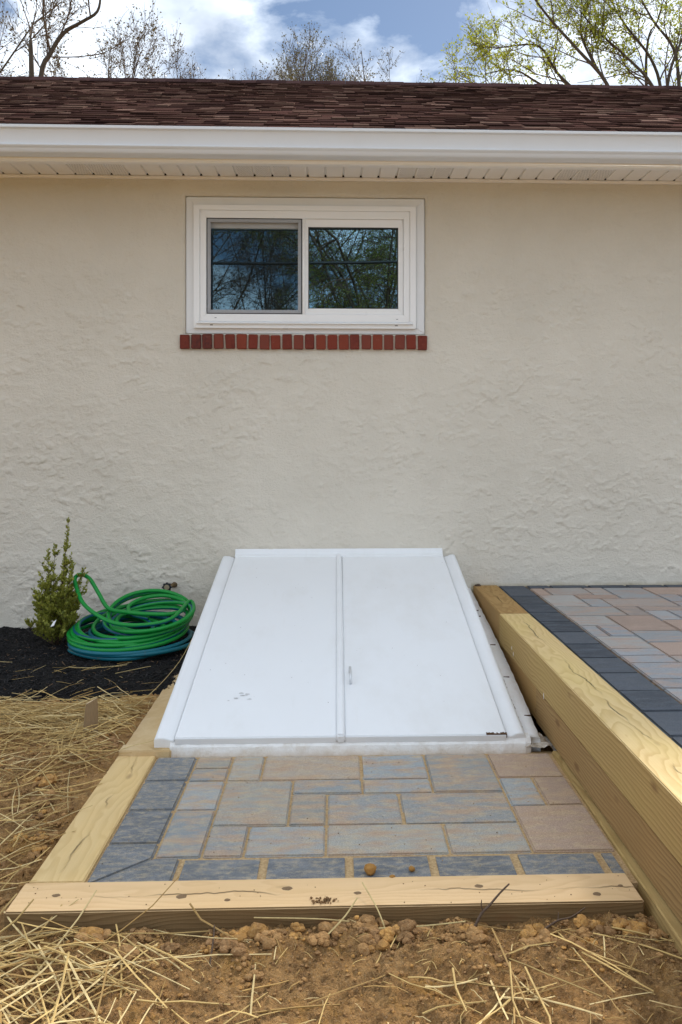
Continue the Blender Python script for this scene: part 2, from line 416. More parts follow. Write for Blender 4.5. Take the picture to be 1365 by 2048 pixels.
m = bpy.data.materials.new('insect_screen'); m.use_nodes = True; nt = m.node_tree; nt.nodes.clear()
o_ = nt.nodes.new('ShaderNodeOutputMaterial'); d_ = nt.nodes.new('ShaderNodeBsdfDiffuse'); t_ = nt.nodes.new('ShaderNodeBsdfTransparent'); x_ = nt.nodes.new('ShaderNodeMixShader')
d_.inputs[0].default_value = (.02, .022, .025, 1); x_.inputs[0].default_value = .30
nt.links.new(t_.outputs[0], x_.inputs[1]); nt.links.new(d_.outputs[0], x_.inputs[2]); nt.links.new(x_.outputs[0], o_.inputs[0]); M_screen = m

# plants, bark, misc
def leafm(name, col, trans=.25):
    m = Mat(name, .5, spec=.4); p = m.pos()
    c = m.mix(m.ramp(m.noise(p, 30, 3), [(.3, 0.), (.7, 1.)]), m.attr(), col); m.color(c)
    m.set(m.b, 'Subsurface Weight', 0.0)
    tr = m.n('ShaderNodeBsdfTranslucent', {'Color': c}); mx = m.n('ShaderNodeMixShader', {0: trans})
    m.nt.links.new(m.b.outputs[0], mx.inputs[1]); m.nt.links.new(tr.outputs[0], mx.inputs[2])
    m.nt.links.new(mx.outputs[0], m.nt.nodes['Material Output'].inputs[0]); return m.m
M_box = leafm('boxwood_leaf', (.27, .29, .050), .3); M_bud = leafm('spring_leaf', (.30, .34, .03), .4); M_brownbud = leafm('brown_bud', (.11, .08, .035), .2)
m = Mat('bark', .9, spec=.15); p = m.pos(); m.color(m.mix(m.noise(m.map(p, (8, 8, 1.5)), 3, 6, .7), (.045, .033, .024), (.13, .10, .075))); m.bump(m.noise(m.map(p, (30, 30, 6)), 1, 5), .02, .8); M_bark = m.m
M_twig = Mat('twig_bark', .85, (.105, .070, .048), .2).m
M_blk = Mat('black_plastic', .45, (.012, .014, .018)).m
m = Mat('brass', .45); m.b.inputs['Metallic'].default_value = .8; m.color(m.mix(m.noise(m.pos(), 120, 5), (.09, .06, .03), (.24, .17, .09))); M_brass = m.m
m = Mat('tap_label', .6); m.color(m.mix(m.noise(m.pos(), 160, 5), (.16, .12, .07), (.42, .34, .22))); M_tlabel = m.m
m = Mat('stone', .9, spec=.15); p = m.pos(); m.color(m.mix(m.noise(p, 60, 6, .7), (.26, .12, .03), (.48, .26, .08))); m.bump(m.noise(p, 130, 5), .004, .9); M_stone = m.m
m = Mat('rust', .95, spec=.1); p = m.pos(); m.color(m.mix(m.noise(p, 140, 6, .7), (.035, .022, .016), (.17, .09, .045))); m.bump(m.noise(p, 200, 5), .004, .9); M_rust = m.m
m = Mat('galvanised', .4); m.b.inputs['Metallic'].default_value = .6; m.color((.70, .72, .74)); M_galv = m.m
M_cable = Mat('black_cable', .6, (.015, .015, .016)).m

# ------------------------------------------------------------------ ground sheet
MUL_Y = -1.30
def ground_h(x, y):
    b = np.full_like(x, -.030)
    b = b + .022 * sstep(-3.2, -1.4, y)
    b = b - .022 * sstep(-2.9, -3.1, y)
    b = b + .030 * fbm(x * 1.7, y * 1.7, 3, 40)
    near = np.exp(-(((y + 3.16) / .10) ** 2)) * sstep(-1.2, -.3, x)
    b = b + .022 * near * (1 + fbm(x * 6, y * 6, 2, 51))
    fine = (np.abs(x) < 4) & (y > -6) & (y < .5)
    r = fbm(x * 11, y * 11, 5, 60, .6)
    b = b + np.where(fine, .030 * r * (0.6 + .8 * sstep(-.2, .4, fbm(x * 2.1, y * 2.1, 2, 77))), 0)
    b = b + np.where(fine, .022 * np.abs(fbm(x * 34, y * 34, 4, 66, .65)) + .0065 * fbm(x * 110, y * 110, 3, 68, .7), 0)
    inside = (x > -.79) & (x < .86) & (y > -3.03)
    b = np.where(inside, -.12, b)
    b = np.where((x > .86) & (y > -4.7), -.12, b)
    b = np.where((x < -.6) & (y > -1.2), np.minimum(b, .0), b)
    b = np.where(y > .02, -.12, b)
    far = np.maximum(np.abs(x), np.abs(y))
    return b * np.where(far > 8, .4, 1.)
gx = axis(-2.1, 1.1, .0056, 260, 1.25)
gy = axis(-3.62, -3.02, .0036, 260, 1.25); gy = np.concatenate([gy[gy < -3.022], np.arange(-3.02, -1.0, .008), gy[gy > -.95]])
me = grid_mesh('ground', gx, gy, lambda x, y: np.stack([x, y, ground_h(x, y)], 1))
tag(obj('ground', me, M_soil), 'bare brown clay soil strewn with straw', None, None, 'structure')

# mulch bed
def mulch_h(x, y):
    edge = MUL_Y + .05 * fbm(x * 3, x * 0 + 4.2, 3, 5) + .02 * fbm(x * 15, x * 0, 2, 6)
    t = sstep(0, .16, y - edge)
    return -.03 + t * (.062 + .035 * sstep(-1.2, 0, y)) + .014 * fbm(x * 9, y * 9, 4, 8) + .012 * fbm(x * 34, y * 34, 3, 9) * t
me = grid_mesh('mulch', np.arange(-3.2, -.68, .012), np.arange(-1.42, .01, .012), lambda x, y: np.stack([x, y, mulch_h(x, y)], 1))
mulch = tag(obj('mulch', me, M_mulch), 'black shredded bark mulch bed along the house wall', None, None, 'stuff')
mb = MB(); rng = np.random.RandomState(3)
nchip = 9000
cx_ = rng.uniform(-2.4, -.70, nchip); cy_ = rng.uniform(-1.36, -.02, nchip); cz_ = mulch_h(cx_, cy_)
for i in range(nchip):
    if cy_[i] < MUL_Y + .03 and rng.rand() < .6: continue
    L_ = rng.uniform(.008, .032); w_ = rng.uniform(.002, .006); t_ = rng.uniform(.001, .003); a = rng.uniform(0, math.pi); ti = rng.normal(0, .35)
    ca, sa = math.cos(a), math.sin(a); ct, st_ = math.cos(ti), math.sin(ti); g = rng.rand()
    col = (.008, .008, .009, 1) if g < .62 else ((.028, .026, .027, 1) if g < .97 else (.16, .10, .06, 1))
    mb.col = col
    def fn(x, y, z, ca=ca, sa=sa, ct=ct, st_=st_, i=i):
        xx_ = x * ct - z * st_; zz_ = x * st_ + z * ct
        return (cx_[i] + xx_ * ca - y * sa, cy_[i] + xx_ * sa + y * ca, cz_[i] + zz_ + .003)
    mb.box(-L_ / 2, L_ / 2, -w_ / 2, w_ / 2, -t_ / 2, t_ / 2, fn)
tag(mb.build('mulch_chips', M_chip, color=True), 'loose black bark chips scattered over the mulch bed', None, None, 'stuff')

def table(fn, x0, x1, y0, y1, st):
    X, Y = np.meshgrid(np.arange(x0, x1, st), np.arange(y0, y1, st)); Z = fn(X.ravel(), Y.ravel()).reshape(X.shape); Zl = Z.tolist(); ny, nx = Z.shape
    def look(x, y): return Zl[min(max(int((y - y0) / st + .5), 0), ny - 1)][min(max(int((x - x0) / st + .5), 0), nx - 1)]
    return look
gh = table(ground_h, -2.6, 2.0, -4.2, -.8, .008); mh = table(mulch_h, -2.6, -.6, -1.5, .05, .01)

# ------------------------------------------------------------------ house
house = thing('house', 'cream stucco house with brown shingle roof and white gutter', 'house', (0, 0, 0))
WX0, WX1, WZ0, WZ1 = -.892, .526, 1.795, 2.606
def stucco_y(x, z):
    wx = x + .012 * fbm(x * 22, z * 22, 2, 101); wz = z + .012 * fbm(x * 22, z * 22, 2, 102)
    n = fbm(wx * 13.0, wz * 20.0, 4, 110, .55); n2 = fbm(wx * 27, wz * 38, 3, 120, .55); n3 = fbm(wx * 4.5, wz * 8.5, 5, 115, .6)
    area = .45 + .55 * sstep(-.30, .25, fbm(x * 1.6, z * 1.9, 3, 130)); area = area * (1 - .5 * sstep(2.0, 2.5, z))
    m1 = sstep(-.05, .28, fbm(x * 7, z * 9, 2, 131)); m2 = sstep(-.10, .25, fbm(x * 10, z * 12, 2, 132)); m3 = sstep(.0, .30, fbm(x * 5, z * 6, 2, 133))
    h = .0030 * m1 * sstep(.02, .06, n) + .0024 * m2 * sstep(.0, .07, n2) + .0024 * m3 * sstep(.03, .05, n3) + .0022 * m2 * sstep(-.24, -.20, n)
    low = .003 * fbm(x * .9, z * .9, 2, 140)
    return -(h * area * 1.15 + low + .0012 * fbm(x * 55, z * 65, 2, 150))
wx_in = np.arange(-2.1, 2.22, .0062); 
xs = np.unique(np.concatenate([[-7, -5, -4, -3.2, -2.7, -2.45], wx_in[(np.abs(wx_in - WX0) > .0032) & (np.abs(wx_in - WX1) > .0032)], [WX0, WX1], [2.6, 2.9, 3.6, 4.6, 6, 8]]))
wz_in = np.arange(-.05, 2.73, .0062)
zs = np.unique(np.concatenate([wz_in[(np.abs(wz_in - WZ0) > .0032) & (np.abs(wz_in - WZ1) > .0032)], [WZ0, WZ1], [-.15]]))
inwin = lambda x, z: ~((x > WX0) & (x < WX1) & (z > WZ0) & (z < WZ1))
def wall_fn(x, z):
    y = stucco_y(x, z)
    # rolled edge round the window opening
    dx = np.maximum(WX0 - x, x - WX1); dz = np.maximum(WZ0 - z, z - WZ1); d = np.maximum(dx, dz)
    y = y + .010 * (1 - sstep(0, .018, d)) * (d > -.001)
    return np.stack([x, y, z], 1)
me = grid_mesh('wall', xs, zs, wall_fn, inwin)
wall = obj('wall', me, M_st, house); wall['label'] = 'rough cream stucco wall'
# returns of the opening, wall body
mb = MB(); e = .006
mb.add([(WX0, e, WZ0), (WX0, e, WZ1), (WX0, .09, WZ1), (WX0, .09, WZ0)], [(0, 1, 2, 3)])
mb.add([(WX1, e, WZ0), (WX1, e, WZ1), (WX1, .09, WZ1), (WX1, .09, WZ0)], [(0, 3, 2, 1)])
mb.add([(WX0, e, WZ1), (WX1, e, WZ1), (WX1, .09, WZ1), (WX0, .09, WZ1)], [(0, 1, 2, 3)])
mb.add([(WX0, e, WZ0), (WX1, e, WZ0), (WX1, .09, WZ0), (WX0, .09, WZ0)], [(0, 3, 2, 1)])
mb.build('window_reveal', M_st, house)
mb = MB()
mb.box(-7, -6.8, .03, 6.6, -.15, 2.8); mb.box(7.8, 8, .03, 6.6, -.15, 2.8); mb.box(-7, 8, 6.4, 6.6, -.15, 2.8)
mb.prism([(.03, 2.7), (6.6, 2.7), (3.3, 4.2)], -6.99, -6.8); mb.prism([(.03, 2.7), (6.6, 2.7), (3.3, 4.2)], 7.8, 7.99)
mb.build('rear_wall', M_st, house)
mb = MB()   # dark room behind the window
rx0, rx1, ry1, rz0, rz1 = -1.6, 1.2, 3.4, .6, 2.69
mb.add([(rx0, .1, rz0), (rx1, .1, rz0), (rx1, ry1, rz0), (rx0, ry1, rz0), (rx0, .1, rz1), (rx1, .1, rz1), (rx1, ry1, rz1), (rx0, ry1, rz1)],
       [(0, 1, 2, 3), (4, 7, 6, 5), (3, 2, 6, 7), (0, 3, 7, 4), (1, 5, 6, 2)])
mb.build('room_lining', M_room, house)

# ---- roof
SL = .475; PHI = math.atan(SL); EY, EZ = -.50, 2.828; RY = 3.30; RZ = EZ + SL * (RY - EY)
cph, sph = math.cos(PHI), math.sin(PHI)
def rp(x, s, h): return (x, EY + s * cph - h * sph, EZ + s * sph + h * cph)
RL = (RY - EY) / cph
mb = MB(); X0, X1 = -7.3, 8.3
mb.box(X0, X1, 0, RL, -.03, 0, rp)
mb.box(X0, X1, 0, RL, -.03, 0, lambda x, s, h: (x, 2 * RY - rp(x, s, h)[1], rp(x, s, h)[2]))
roof = mb.build('roof', M_deck, house)
pal = [(.090, .050, .040), (.070, .038, .031), (.052, .028, .024), (.150, .094, .074), (.042, .023, .020), (.080, .041, .034), (.112, .065, .051)]
EXPO = .132; rows = int(RL / EXPO); W_SET = [.07, .09, .11, .14, .17, .20]
sh_me = {}
def sh_mesh(w, th):
    k = (w, th)
    if k not in sh_me:
        b = MB(); b.box(0, w - .004, 0, EXPO + .03, 0, th); b.v = [(x, y, z if y < .05 or z == 0 else z * .35) for x, y, z in b.v]
        sh_me[k] = b.mesh('shingle'); sh_me[k].materials.append(M_shO)
    return sh_me[k]
far_sh = MB(); n_obj = 0; rng = random.Random(21)
for k in range(rows + 1):
    x = X0 + rng.uniform(-.3, 0)
    while x < X1:
        w = rng.choice(W_SET); th = rng.choice([.006, .010, .014]); c = pal[int(rng.choices(range(7), [3, 3, 3, 2, 2, 2, 2])[0])]
        kk_ = rng.uniform(.7, 1.2); c = tuple(v * kk_ for v in c)
        s0 = k * EXPO - .018 + rng.uniform(-.004, .004) + (.0 if th > .008 else .012)
        if n_obj < 300 and -2.15 < x < 2.2 and w > .06:
            o = bpy.data.objects.new('shingle', sh_mesh(w, th)); o.location = rp(x, s0, .001); o.rotation_euler = (PHI, 0, 0); o.color = (*c, 1)
            link(o, roof); n_obj += 1
        else:
            far_sh.col = (*c, 1)
            s1 = min(s0 + EXPO + .03, RL)
            far_sh.box(x, x + w - .004, s0, s1, .001, .001 + th, lambda a, s, h, s0=s0: rp(a, s, h if s < s0 + .05 else h * .35))
        x += w
for k in range(rows + 1):     # rear slope, coarse
    far_sh.col = (.09, .055, .046, 1)
    far_sh.box(X0, X1, k * EXPO, min(k * EXPO + EXPO, RL), .001, .008, lambda x, s, h: (x, 2 * RY - rp(x, s, h)[1], rp(x, s, h)[2]))
o = far_sh.build('shingle_courses', M_shA, roof, color=True); tag(o, kind='stuff')
cap = MB(); x = X0
while x < X1:
    w = .142; kk_ = rng.uniform(.6, 1.1); cap.col = (.058 * kk_, .034 * kk_, .033 * kk_, 1); t = rng.uniform(.012, .02)
    cap.prism([(RY - .15, RZ - .15 * SL + .012), (RY, RZ + .014 + t), (RY + .15, RZ - .15 * SL + .012), (RY + .15, RZ - .15 * SL), (RY, RZ + .004), (RY - .15, RZ - .15 * SL)], x, x + w - .003); x += w
cap.build('ridge_cap', M_shA, roof, color=True)
# drip edge
mb = MB(); mb.box(X0, X1, -.505, -.455, 2.790, 2.800); mb.build('drip_edge', M_gut, house)
# ---- gutter, K profile (hollow section)
prof = [(-.462, 2.806), (-.462, 2.674), (-.540, 2.672), (-.548, 2.678), (-.552, 2.690), (-.556, 2.697), (-.563, 2.7005), (-.5655, 2.7085), (-.5520, 2.7135), (-.5530, 2.722), (-.5575, 2.742), (-.5635, 2.765), (-.570, 2.782), (-.574, 2.7885), (-.583, 2.791), (-.584, 2.806), (-.575, 2.808), (-.566, 2.806)]
inner = [(-.572, 2.800), (-.558, 2.780), (-.549, 2.742), (-.548, 2.712), (-.536, 2.678), (-.468, 2.680), (-.468, 2.806)]
mb = MB(); mb.prism(prof + inner, X0 + .05, X1 - .05); mb.f = mb.f[:-2]
gut = mb.build('gutter', M_gut, house); bevel_mesh(gut.data, .0012, 2)
mb = MB(); mb.prism(prof + inner, .795, .7958); mb.f = mb.f[:-2]
mb.v = [(x, y - .0012 if y < -.5 else y, z - (.0012 if z < 2.69 else 0)) for x, y, z in mb.v]; mb.build('gutter_seam', M_gut, gut)
mb = MB(); mb.box(X0, X1, -.459, -.435, 2.666, 2.82); mb.box(X0, X1, -.459, -.41, 2.655, 2.666); fas = mb.build('fascia', M_soffit, house, bevel=.001, seg=1)
# ---- soffit: panels of three boards, every third one perforated
sof = bpy.data.objects.new('soffit', None); sof.location = (0, 0, 0); link(sof, house)
SZ = 2.717; pw = .104
def soffit_mesh(vent):
    b = MB(); y0, y1 = -.434, -.010
    for k in range(3):
        x = k * pw; g = .014
        # board face, then a V groove
        pr = [(x, SZ), (x + pw - g, SZ), (x + pw - g * .75, SZ + .011), (x + pw - g * .25, SZ + .011), (x + pw, SZ)]
        for (a, za), (c_, zc) in zip(pr[:-1], pr[1:]):
            b.add([(a, y0, za), (c_, y0, zc), (c_, y1, zc), (a, y1, za)], [(0, 3, 2, 1)])
    me = b.mesh('soffit_panel'); me.materials.append(M_soffit)
    h = None
    if vent:
        b = MB()
        for k in range(3):
            for i in range(9):
                for j in range(30):
                    b.disc((k * pw + .008 + i * .0092 + (.0046 if j % 2 else 0), y0 + .02 + j * .0135, SZ - .0006), .0021, 'z', 6)  # flat dark discs stand in for the shade inside each vent hole
        h = b.mesh('soffit_shade_patches'); h.materials.append(M_dark)
    return me, h
sm, _ = soffit_mesh(False); vm, vh = soffit_mesh(True)
k = 0; x = -1.515 - 6 * 3 * pw
first_holes = True
while x < 7.8:
    o = bpy.data.objects.new('soffit_panel', vm if k % 3 == 0 else sm); o.location = (x, 0, 0); link(o, sof)
    k += 1; x += 3 * pw
b_all = MB(); k = 0; x = -1.515 - 6 * 3 * pw
base_v = [tuple(v.co) for v in vh.vertices]; base_f = [tuple(f.vertices) for f in vh.polygons]
while x < 7.8:
    if k % 3 == 0 and -2.8 < x < 3.2: b_all.add([(a + x, b2, c2) for a, b2, c2 in base_v], base_f)
    k += 1; x += 3 * pw
x = -1.515 - 18 * pw
while x < 3.4:
    xc = x + pw - .007
    if x > -2.8: b_all.add([(xc - .0068, -.0262, SZ + .0004), (xc + .0068, -.0262, SZ + .0004), (xc + .004, -.0262, SZ + .0105), (xc - .004, -.0262, SZ + .0105), (xc - .0068, -.034, SZ + .0004), (xc + .0068, -.034, SZ + .0004)], [(0, 1, 2, 3), (4, 5, 1, 0)])  # dark quads in the groove ends paint the shade of the gap there
    x += pw
tag(b_all.build('soffit_shade_patches', M_dark, sof), kind='stuff')
mb = MB(); mb.prism([(-.016, 2.700), (-.002, 2.700), (-.002, 2.735), (-.016, 2.7145), (-.024, 2.7145), (-.024, 2.709), (-.016, 2.709)], X0 + .3, X1 - .3); mb.build('soffit_channel', M_soffit, house)
mb = MB(); mb.box(X0, X1, -.43, .03, 2.735, 2.745); mb.build('soffit_backing', M_dark, house)

# ---- window
win = bpy.data.objects.new('window', None); win.location = (-.18, 0, 1.8); link(win, house)
win['label'] = 'white vinyl sliding window with insect screen on its left half'
def ring(mb, x0, x1, z0, z1, w, y0, y1, wb=None, wt=None, wr=None):
    wb = w if wb is None else wb; wt = w if wt is None else wt; wr = w if wr is None else wr
    ox = [(x0, z0), (x1, z0), (x1, z1), (x0, z1)]; ix = [(x0 + w, z0 + wb), (x1 - wr, z0 + wb), (x1 - wr, z1 - wt), (x0 + w, z1 - wt)]
    for k in range(4):
        j = (k + 1) % 4
        v = [(*ox[k], y0), (*ox[j], y0), (*ix[j], y0), (*ix[k], y0), (*ox[k], y1), (*ox[j], y1), (*ix[j], y1), (*ix[k], y1)]
        v = [(a, c2, b2) for a, b2, c2 in v]
        mb.add(v, [(0, 1, 2, 3), (7, 6, 5, 4), (0, 4, 5, 1), (2, 6, 7, 3), (1, 5, 6, 2), (3, 7, 4, 0)])
mb = MB(); ring(mb, WX0 + .002, WX1 - .002, WZ0 + .002, WZ1 - .002, .052, .012, .075, wt=.056, wb=.034); mb.build('casing', M_trim, win, bevel=.003, seg=2)
mb = MB(); ring(mb, -.842, .470, 1.826, 2.552, .036, -.012, .07, wt=.030, wb=.034); mb.build('outer_frame', M_white, win, bevel=.002)
mb = MB(); mb.prism([(-.013, 1.8645), (-.030, 1.8535), (-.030, 1.8505), (-.011, 1.8505)], -.822, .450); mb.build('drip_lip', M_white, win, bevel=.001, seg=1)
mb = MB(); ring(mb, -.8055, .4335, 1.8605, 2.5215, .037, -.004, .07, wb=.050, wt=.044); mb.build('inner_frame', M_white, win, bevel=.002)
# right sash
mb = MB(); ring(mb, -.203, .396, 1.911, 2.477, .034, .010, .05, wt=.046, wb=.036, wr=.030); mb.build('sash', M_white, win, bevel=.0025)
mb = MB(); mb.box(-.2035, -.188, -.002, .05, 1.911, 2.477); mb.build('meeting_rail', M_white, win, bevel=.001, seg=1)
mb = MB(); ring(mb, -.169, .366, 1.947, 2.431, .004, .014, .048); mb.build('gasket', M_gasket, win)
mb = MB(); mb.box(-.166, .363, .030, .034, 1.949, 2.429); mb.build('pane', M_glass, win)
# left sash behind the insect screen
mb = MB(); ring(mb, -.768, -.205, 1.911, 2.477, .018, .030, .065, wt=.052, wb=.026); mb.build('sash', M_white, win, bevel=.002)
mb = MB(); mb.box(-.75, -.223, .048, .052, 1.937, 2.425); mb.build('pane', M_glass, win)
mb = MB(); ring(mb, -.7675, -.2055, 1.9115, 2.4765, .004, .0035, .012); mb.build('screen_gasket', M_gasket, win)
mb = MB(); ring(mb, -.763, -.210, 1.916, 2.472, .020, .000, .012); sf = mb.build('screen_frame', M_screenframe, win, bevel=.002)
mb = MB(); mb.add([(-.745, .006, 1.934), (-.228, .006, 1.934), (-.228, .006, 2.454), (-.745, .006, 2.454)], [(0, 1, 2, 3)]); mb.build('insect_screen', M_screen, win)
for xx_ in (-.745, .345):
    mb = MB(); mb.box(xx_, xx_ + .016, -.0135, -.010, 1.842, 1.846); mb.build('weep_slot', M_gasket, win)
for xx_, zz_ in ((-.72, 1.886), (.352, 1.882)):
    mb = MB(); mb.box(xx_, xx_ + .012, -.0052, -.003, zz_, zz_ + .0025); mb.build('weep_slot', M_gasket, win)
# ---- brick sill
sill = bpy.data.objects.new('window_sill', None); sill.location = (-.19, 0, 1.74); link(sill, house); sill['label'] = 'row of red bricks on edge below the window'
mb = MB(); mb.box(-.917, .533, -.014, .05, 1.706, 1.784); mb.build('mortar', M_mortar, sill)
bx0, bx1 = -.921, .538; nb = 22; pitch = (bx1 - bx0 + .008) / nb
for k in range(nb):
    w = pitch - .0095 + random.uniform(-.002, .002); hgt = random.uniform(.083, .088)
    b = MB(); b.box(0, w, -.024 + random.uniform(-.002, .002), .06, 0, hgt); me = b.mesh('brick'); bevel_mesh(me, .0035, 2, .0010)
    o = obj('brick', me, M_brick, sill, (bx0 + k * pitch, 0, 1.703 + random.uniform(-.002, .002)), (random.uniform(-.01, .01), random.gauss(0, .012), 0))
    c = random.choice([(.195, .034, .020), (.165, .028, .018), (.22, .046, .025), (.135, .027, .020), (.18, .05, .035)]) if k not in (1, 2) else (.075, .025, .023)
    o.color = (*c, 1)

# ------------------------------------------------------------------ lower patio
GZ = .0
def paver(x0, x1, y0, y1, z, col, mat, parent, gap=.0035, bev=.0045, poly=None, jit=.0015, thick=.05):
    b = MB()
    if poly is None:
        cx2, cy2 = (x0 + x1) / 2, (y0 + y1) / 2; hw, hd = (x1 - x0) / 2 - gap, (y1 - y0) / 2 - gap
        b.box(-hw, hw, -hd, hd, -thick, 0)
    else:
        cx2 = sum(q[0] for q in poly) / len(poly); cy2 = sum(q[1] for q in poly) / len(poly)
        b.prism([(q[0] - cx2, q[1] - cy2) for q in poly], -thick, 0, 'z')
    me = b.mesh('paver'); bevel_mesh(me, bev, 2)
    o = obj('paver', me, mat, parent, (cx2, cy2, z + random.uniform(-jit, jit)), (random.gauss(0, .003), random.gauss(0, .003), random.gauss(0, .002)))
    k_ = random.uniform(.86, 1.14); o.color = (*[v * k_ for v in col], 1); return o
mb = MB(); mb.box(-.662, .80, -2.925, -1.945, -.09, -.0062)
lower = tag(mb.build('lower_patio', M_sand), 'small lower patio of mottled grey pavers before the cellar doors', None, None, 'structure')
lx = [-.506, -.376, -.26, -.147, -.031, .085, .202, .318, .434, .551, .668, .786]
ly = [-1.972, -2.09, -2.206, -2.326, -2.44, -2.56, -2.755, -2.905]
field = [(0, 1, 0, 1), (0, 1, 1, 2), (0, 1, 2, 4), (0, 1, 4, 6), (1, 2, 0, 2), (2, 5, 0, 2), (1, 3, 2, 5), (3, 5, 2, 3), (3, 4, 3, 5), (4, 6, 3, 5), (1, 2, 5, 6), (2, 4, 5, 6),
         (4, 7, 5, 6), (7, 9, 5, 6), (5, 7, 0, 2), (5, 7, 2, 3), (7, 9, 0, 3), (6, 9, 3, 5), (9, 11, 0, 2), (9, 10, 2, 4), (10, 11, 2, 4), (9, 11, 4, 6)]
fcol = [(.33, .345, .345), (.30, .32, .325), (.355, .345, .31), (.305, .335, .35), (.39, .33, .27), (.34, .345, .335), (.43, .315, .24)]
for a, b_, c_, d in field:
    paver(lx[a], lx[b_], ly[d], ly[c_], GZ, random.choice(fcol), M_pav, lower)
bcol = [(.155, .164, .176), (.175, .184, .194), (.14, .149, .162)]
lyb = [-1.972, -2.2, -2.437, -2.666]
for a, b_ in zip(lyb[:-1], lyb[1:]): paver(-.656, -.506, b_, a, GZ, random.choice(bcol), M_bord, lower, bev=.006)
g = .003
paver(0, 0, 0, 0, GZ, bcol[0], M_bord, lower, bev=.005, poly=[(-.656 + g, -2.666 - g), (-.656 + g, -2.90), (-.506 - g, -2.752 - g), (-.506 - g, -2.666 - g)][::-1])
paver(0, 0, 0, 0, GZ, bcol[1], M_bord, lower, bev=.005, poly=[(-.650, -2.905 + g), (-.430 - g, -2.905 + g), (-.430 - g, -2.755 - g), (-.504, -2.755 - g)])
bxj = [-.428, -.199, .034, .262, .492, .727, .780]
for a, b_ in zip(bxj[:-1], bxj[1:]): paver(a, b_, -2.905, -2.755, GZ - .0025, random.choice(bcol), M_bord, lower, gap=.005, bev=.007)

# ------------------------------------------------------------------ upper patio
UZ = .300
mb = MB(); mb.box(.935, 4.6, -4.55, -.002, -.10, UZ - .007)
m = Mat('dark_joint_sand', .95, spec=.1); p = m.pos(); m.color(m.mix(m.ramp(m.noise(p, 30, 5, .7), [(.45, 0.), (.7, 1.)]), (.085, .06, .042), (.30, .20, .10))); M_sandU = m.m
upper = tag(mb.build('upper_patio', M_sandU), 'raised patio of grey and tan pavers with charcoal border', None, None, 'structure')
y = -.012; n_ = 0
while y > -4.4:
    y2 = y - (.232 if n_ else .13); paver(.957, 1.12, max(y2, -4.5), y, UZ, random.choice([(.090, .099, .114), (.104, .113, .128), (.078, .087, .102)]), M_bordU, upper, gap=.0025, bev=.006); y = y2; n_ += 1
x = 1.125
while x < 4.5:
    w = .135 if x < 1.2 else .229; paver(x, x + w, -.108, -.010, UZ, random.choice([(.090, .099, .114), (.104, .113, .128)]), M_bordU, upper, gap=.003, bev=.006); x += w
MOD = .1165; ux = [1.125, 1.204] + [1.204 + MOD * k for k in range(1, 29)]; uy = [-.110 - MOD * k for k in range(0, 39)]
occ = set(); ulist = []
def put(c0, c1, r0, r1):
    for c_ in range(c0, c1):
        for r_ in range(r0, r1): occ.add((c_, r_))
    ulist.append((c0, c1, r0, r1))
for t in [(0, 1, 0, 2), (1, 3, 0, 2), (3, 4, 0, 2), (4, 6, 0, 3), (0, 2, 2, 5), (2, 4, 2, 3), (2, 3, 3, 5), (3, 6, 3, 5), (0, 3, 5, 7), (3, 4, 5, 7), (4, 7, 5, 6), (4, 5, 6, 8), (0, 2, 7, 9), (2, 4, 7, 10),
          (0, 1, 9, 11), (1, 2, 9, 11), (0, 2, 11, 13), (0, 2, 13, 14), (0, 2, 14, 15), (0, 3, 15, 17), (0, 3, 17, 18)]: put(*t)
rr = random.Random(5); NC, NR = len(ux) - 1, len(uy) - 1
for r_ in range(NR):
    for c_ in range(NC):
        if (c_, r_) in occ: continue
        opts = [(3, 2), (2, 2), (2, 3), (1, 2), (3, 1), (2, 1), (3, 2), (2, 2)]; rr.shuffle(opts); opts.append((1, 1))
        for w, d in opts:
            if c_ + w <= NC and r_ + d <= NR and all((c_ + i, r_ + j) not in occ for i in range(w) for j in range(d)):
                put(c_, c_ + w, r_, r_ + d); break
ucol = [(.345, .35, .36), (.31, .32, .335), (.37, .345, .325), (.30, .315, .335), (.385, .37, .35), (.365, .315, .285), (.41, .31, .255), (.34, .35, .36)]
for c0, c1, r0, r1 in ulist:
    paver(ux[c0], ux[c1], uy[r1], uy[r0], UZ, rr.choice(ucol), M_pavU, upper, gap=.0028)

# ------------------------------------------------------------------ timbers
def timber(name, x0, x1, y0, y1, z0, z1, mat, parent=None, along='y', bev=.0035, yaw=0.0):
    L_ = (y1 - y0) if along == 'y' else (x1 - x0); W_ = (x1 - x0) if along == 'y' else (y1 - y0); H_ = z1 - z0
    n = max(2, int(L_ / .12)); b = MB(); vs_ = []; sec = [(-W_ / 2, -H_ / 2), (W_ / 2, -H_ / 2), (W_ / 2, H_ / 2), (-W_ / 2, H_ / 2)]
    b.prism(sec, -L_ / 2, L_ / 2, 'x')
    me = b.mesh(name); bevel_mesh(me, bev, 3)
    return obj(name, me, mat, parent, ((x0 + x1) / 2, (y0 + y1) / 2, (z0 + z1) / 2), (0, 0, (math.pi / 2 if along == 'y' else 0) + yaw))
rw = thing('retaining_wall', 'stacked treated timber retaining wall between the two patios', 'retaining wall', (.88, -2.2, 0))
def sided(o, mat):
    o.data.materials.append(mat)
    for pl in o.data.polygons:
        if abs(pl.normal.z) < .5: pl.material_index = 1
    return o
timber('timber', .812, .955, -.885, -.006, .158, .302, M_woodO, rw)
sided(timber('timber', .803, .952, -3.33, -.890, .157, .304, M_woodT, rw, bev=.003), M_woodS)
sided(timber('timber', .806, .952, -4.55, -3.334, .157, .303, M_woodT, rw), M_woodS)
timber('timber', .814, .953, -1.652, -.006, .012, .1535, M_woodO, rw)
timber('timber', .810, .951, -4.0, -1.658, .011, .1525, M_woodB, rw)
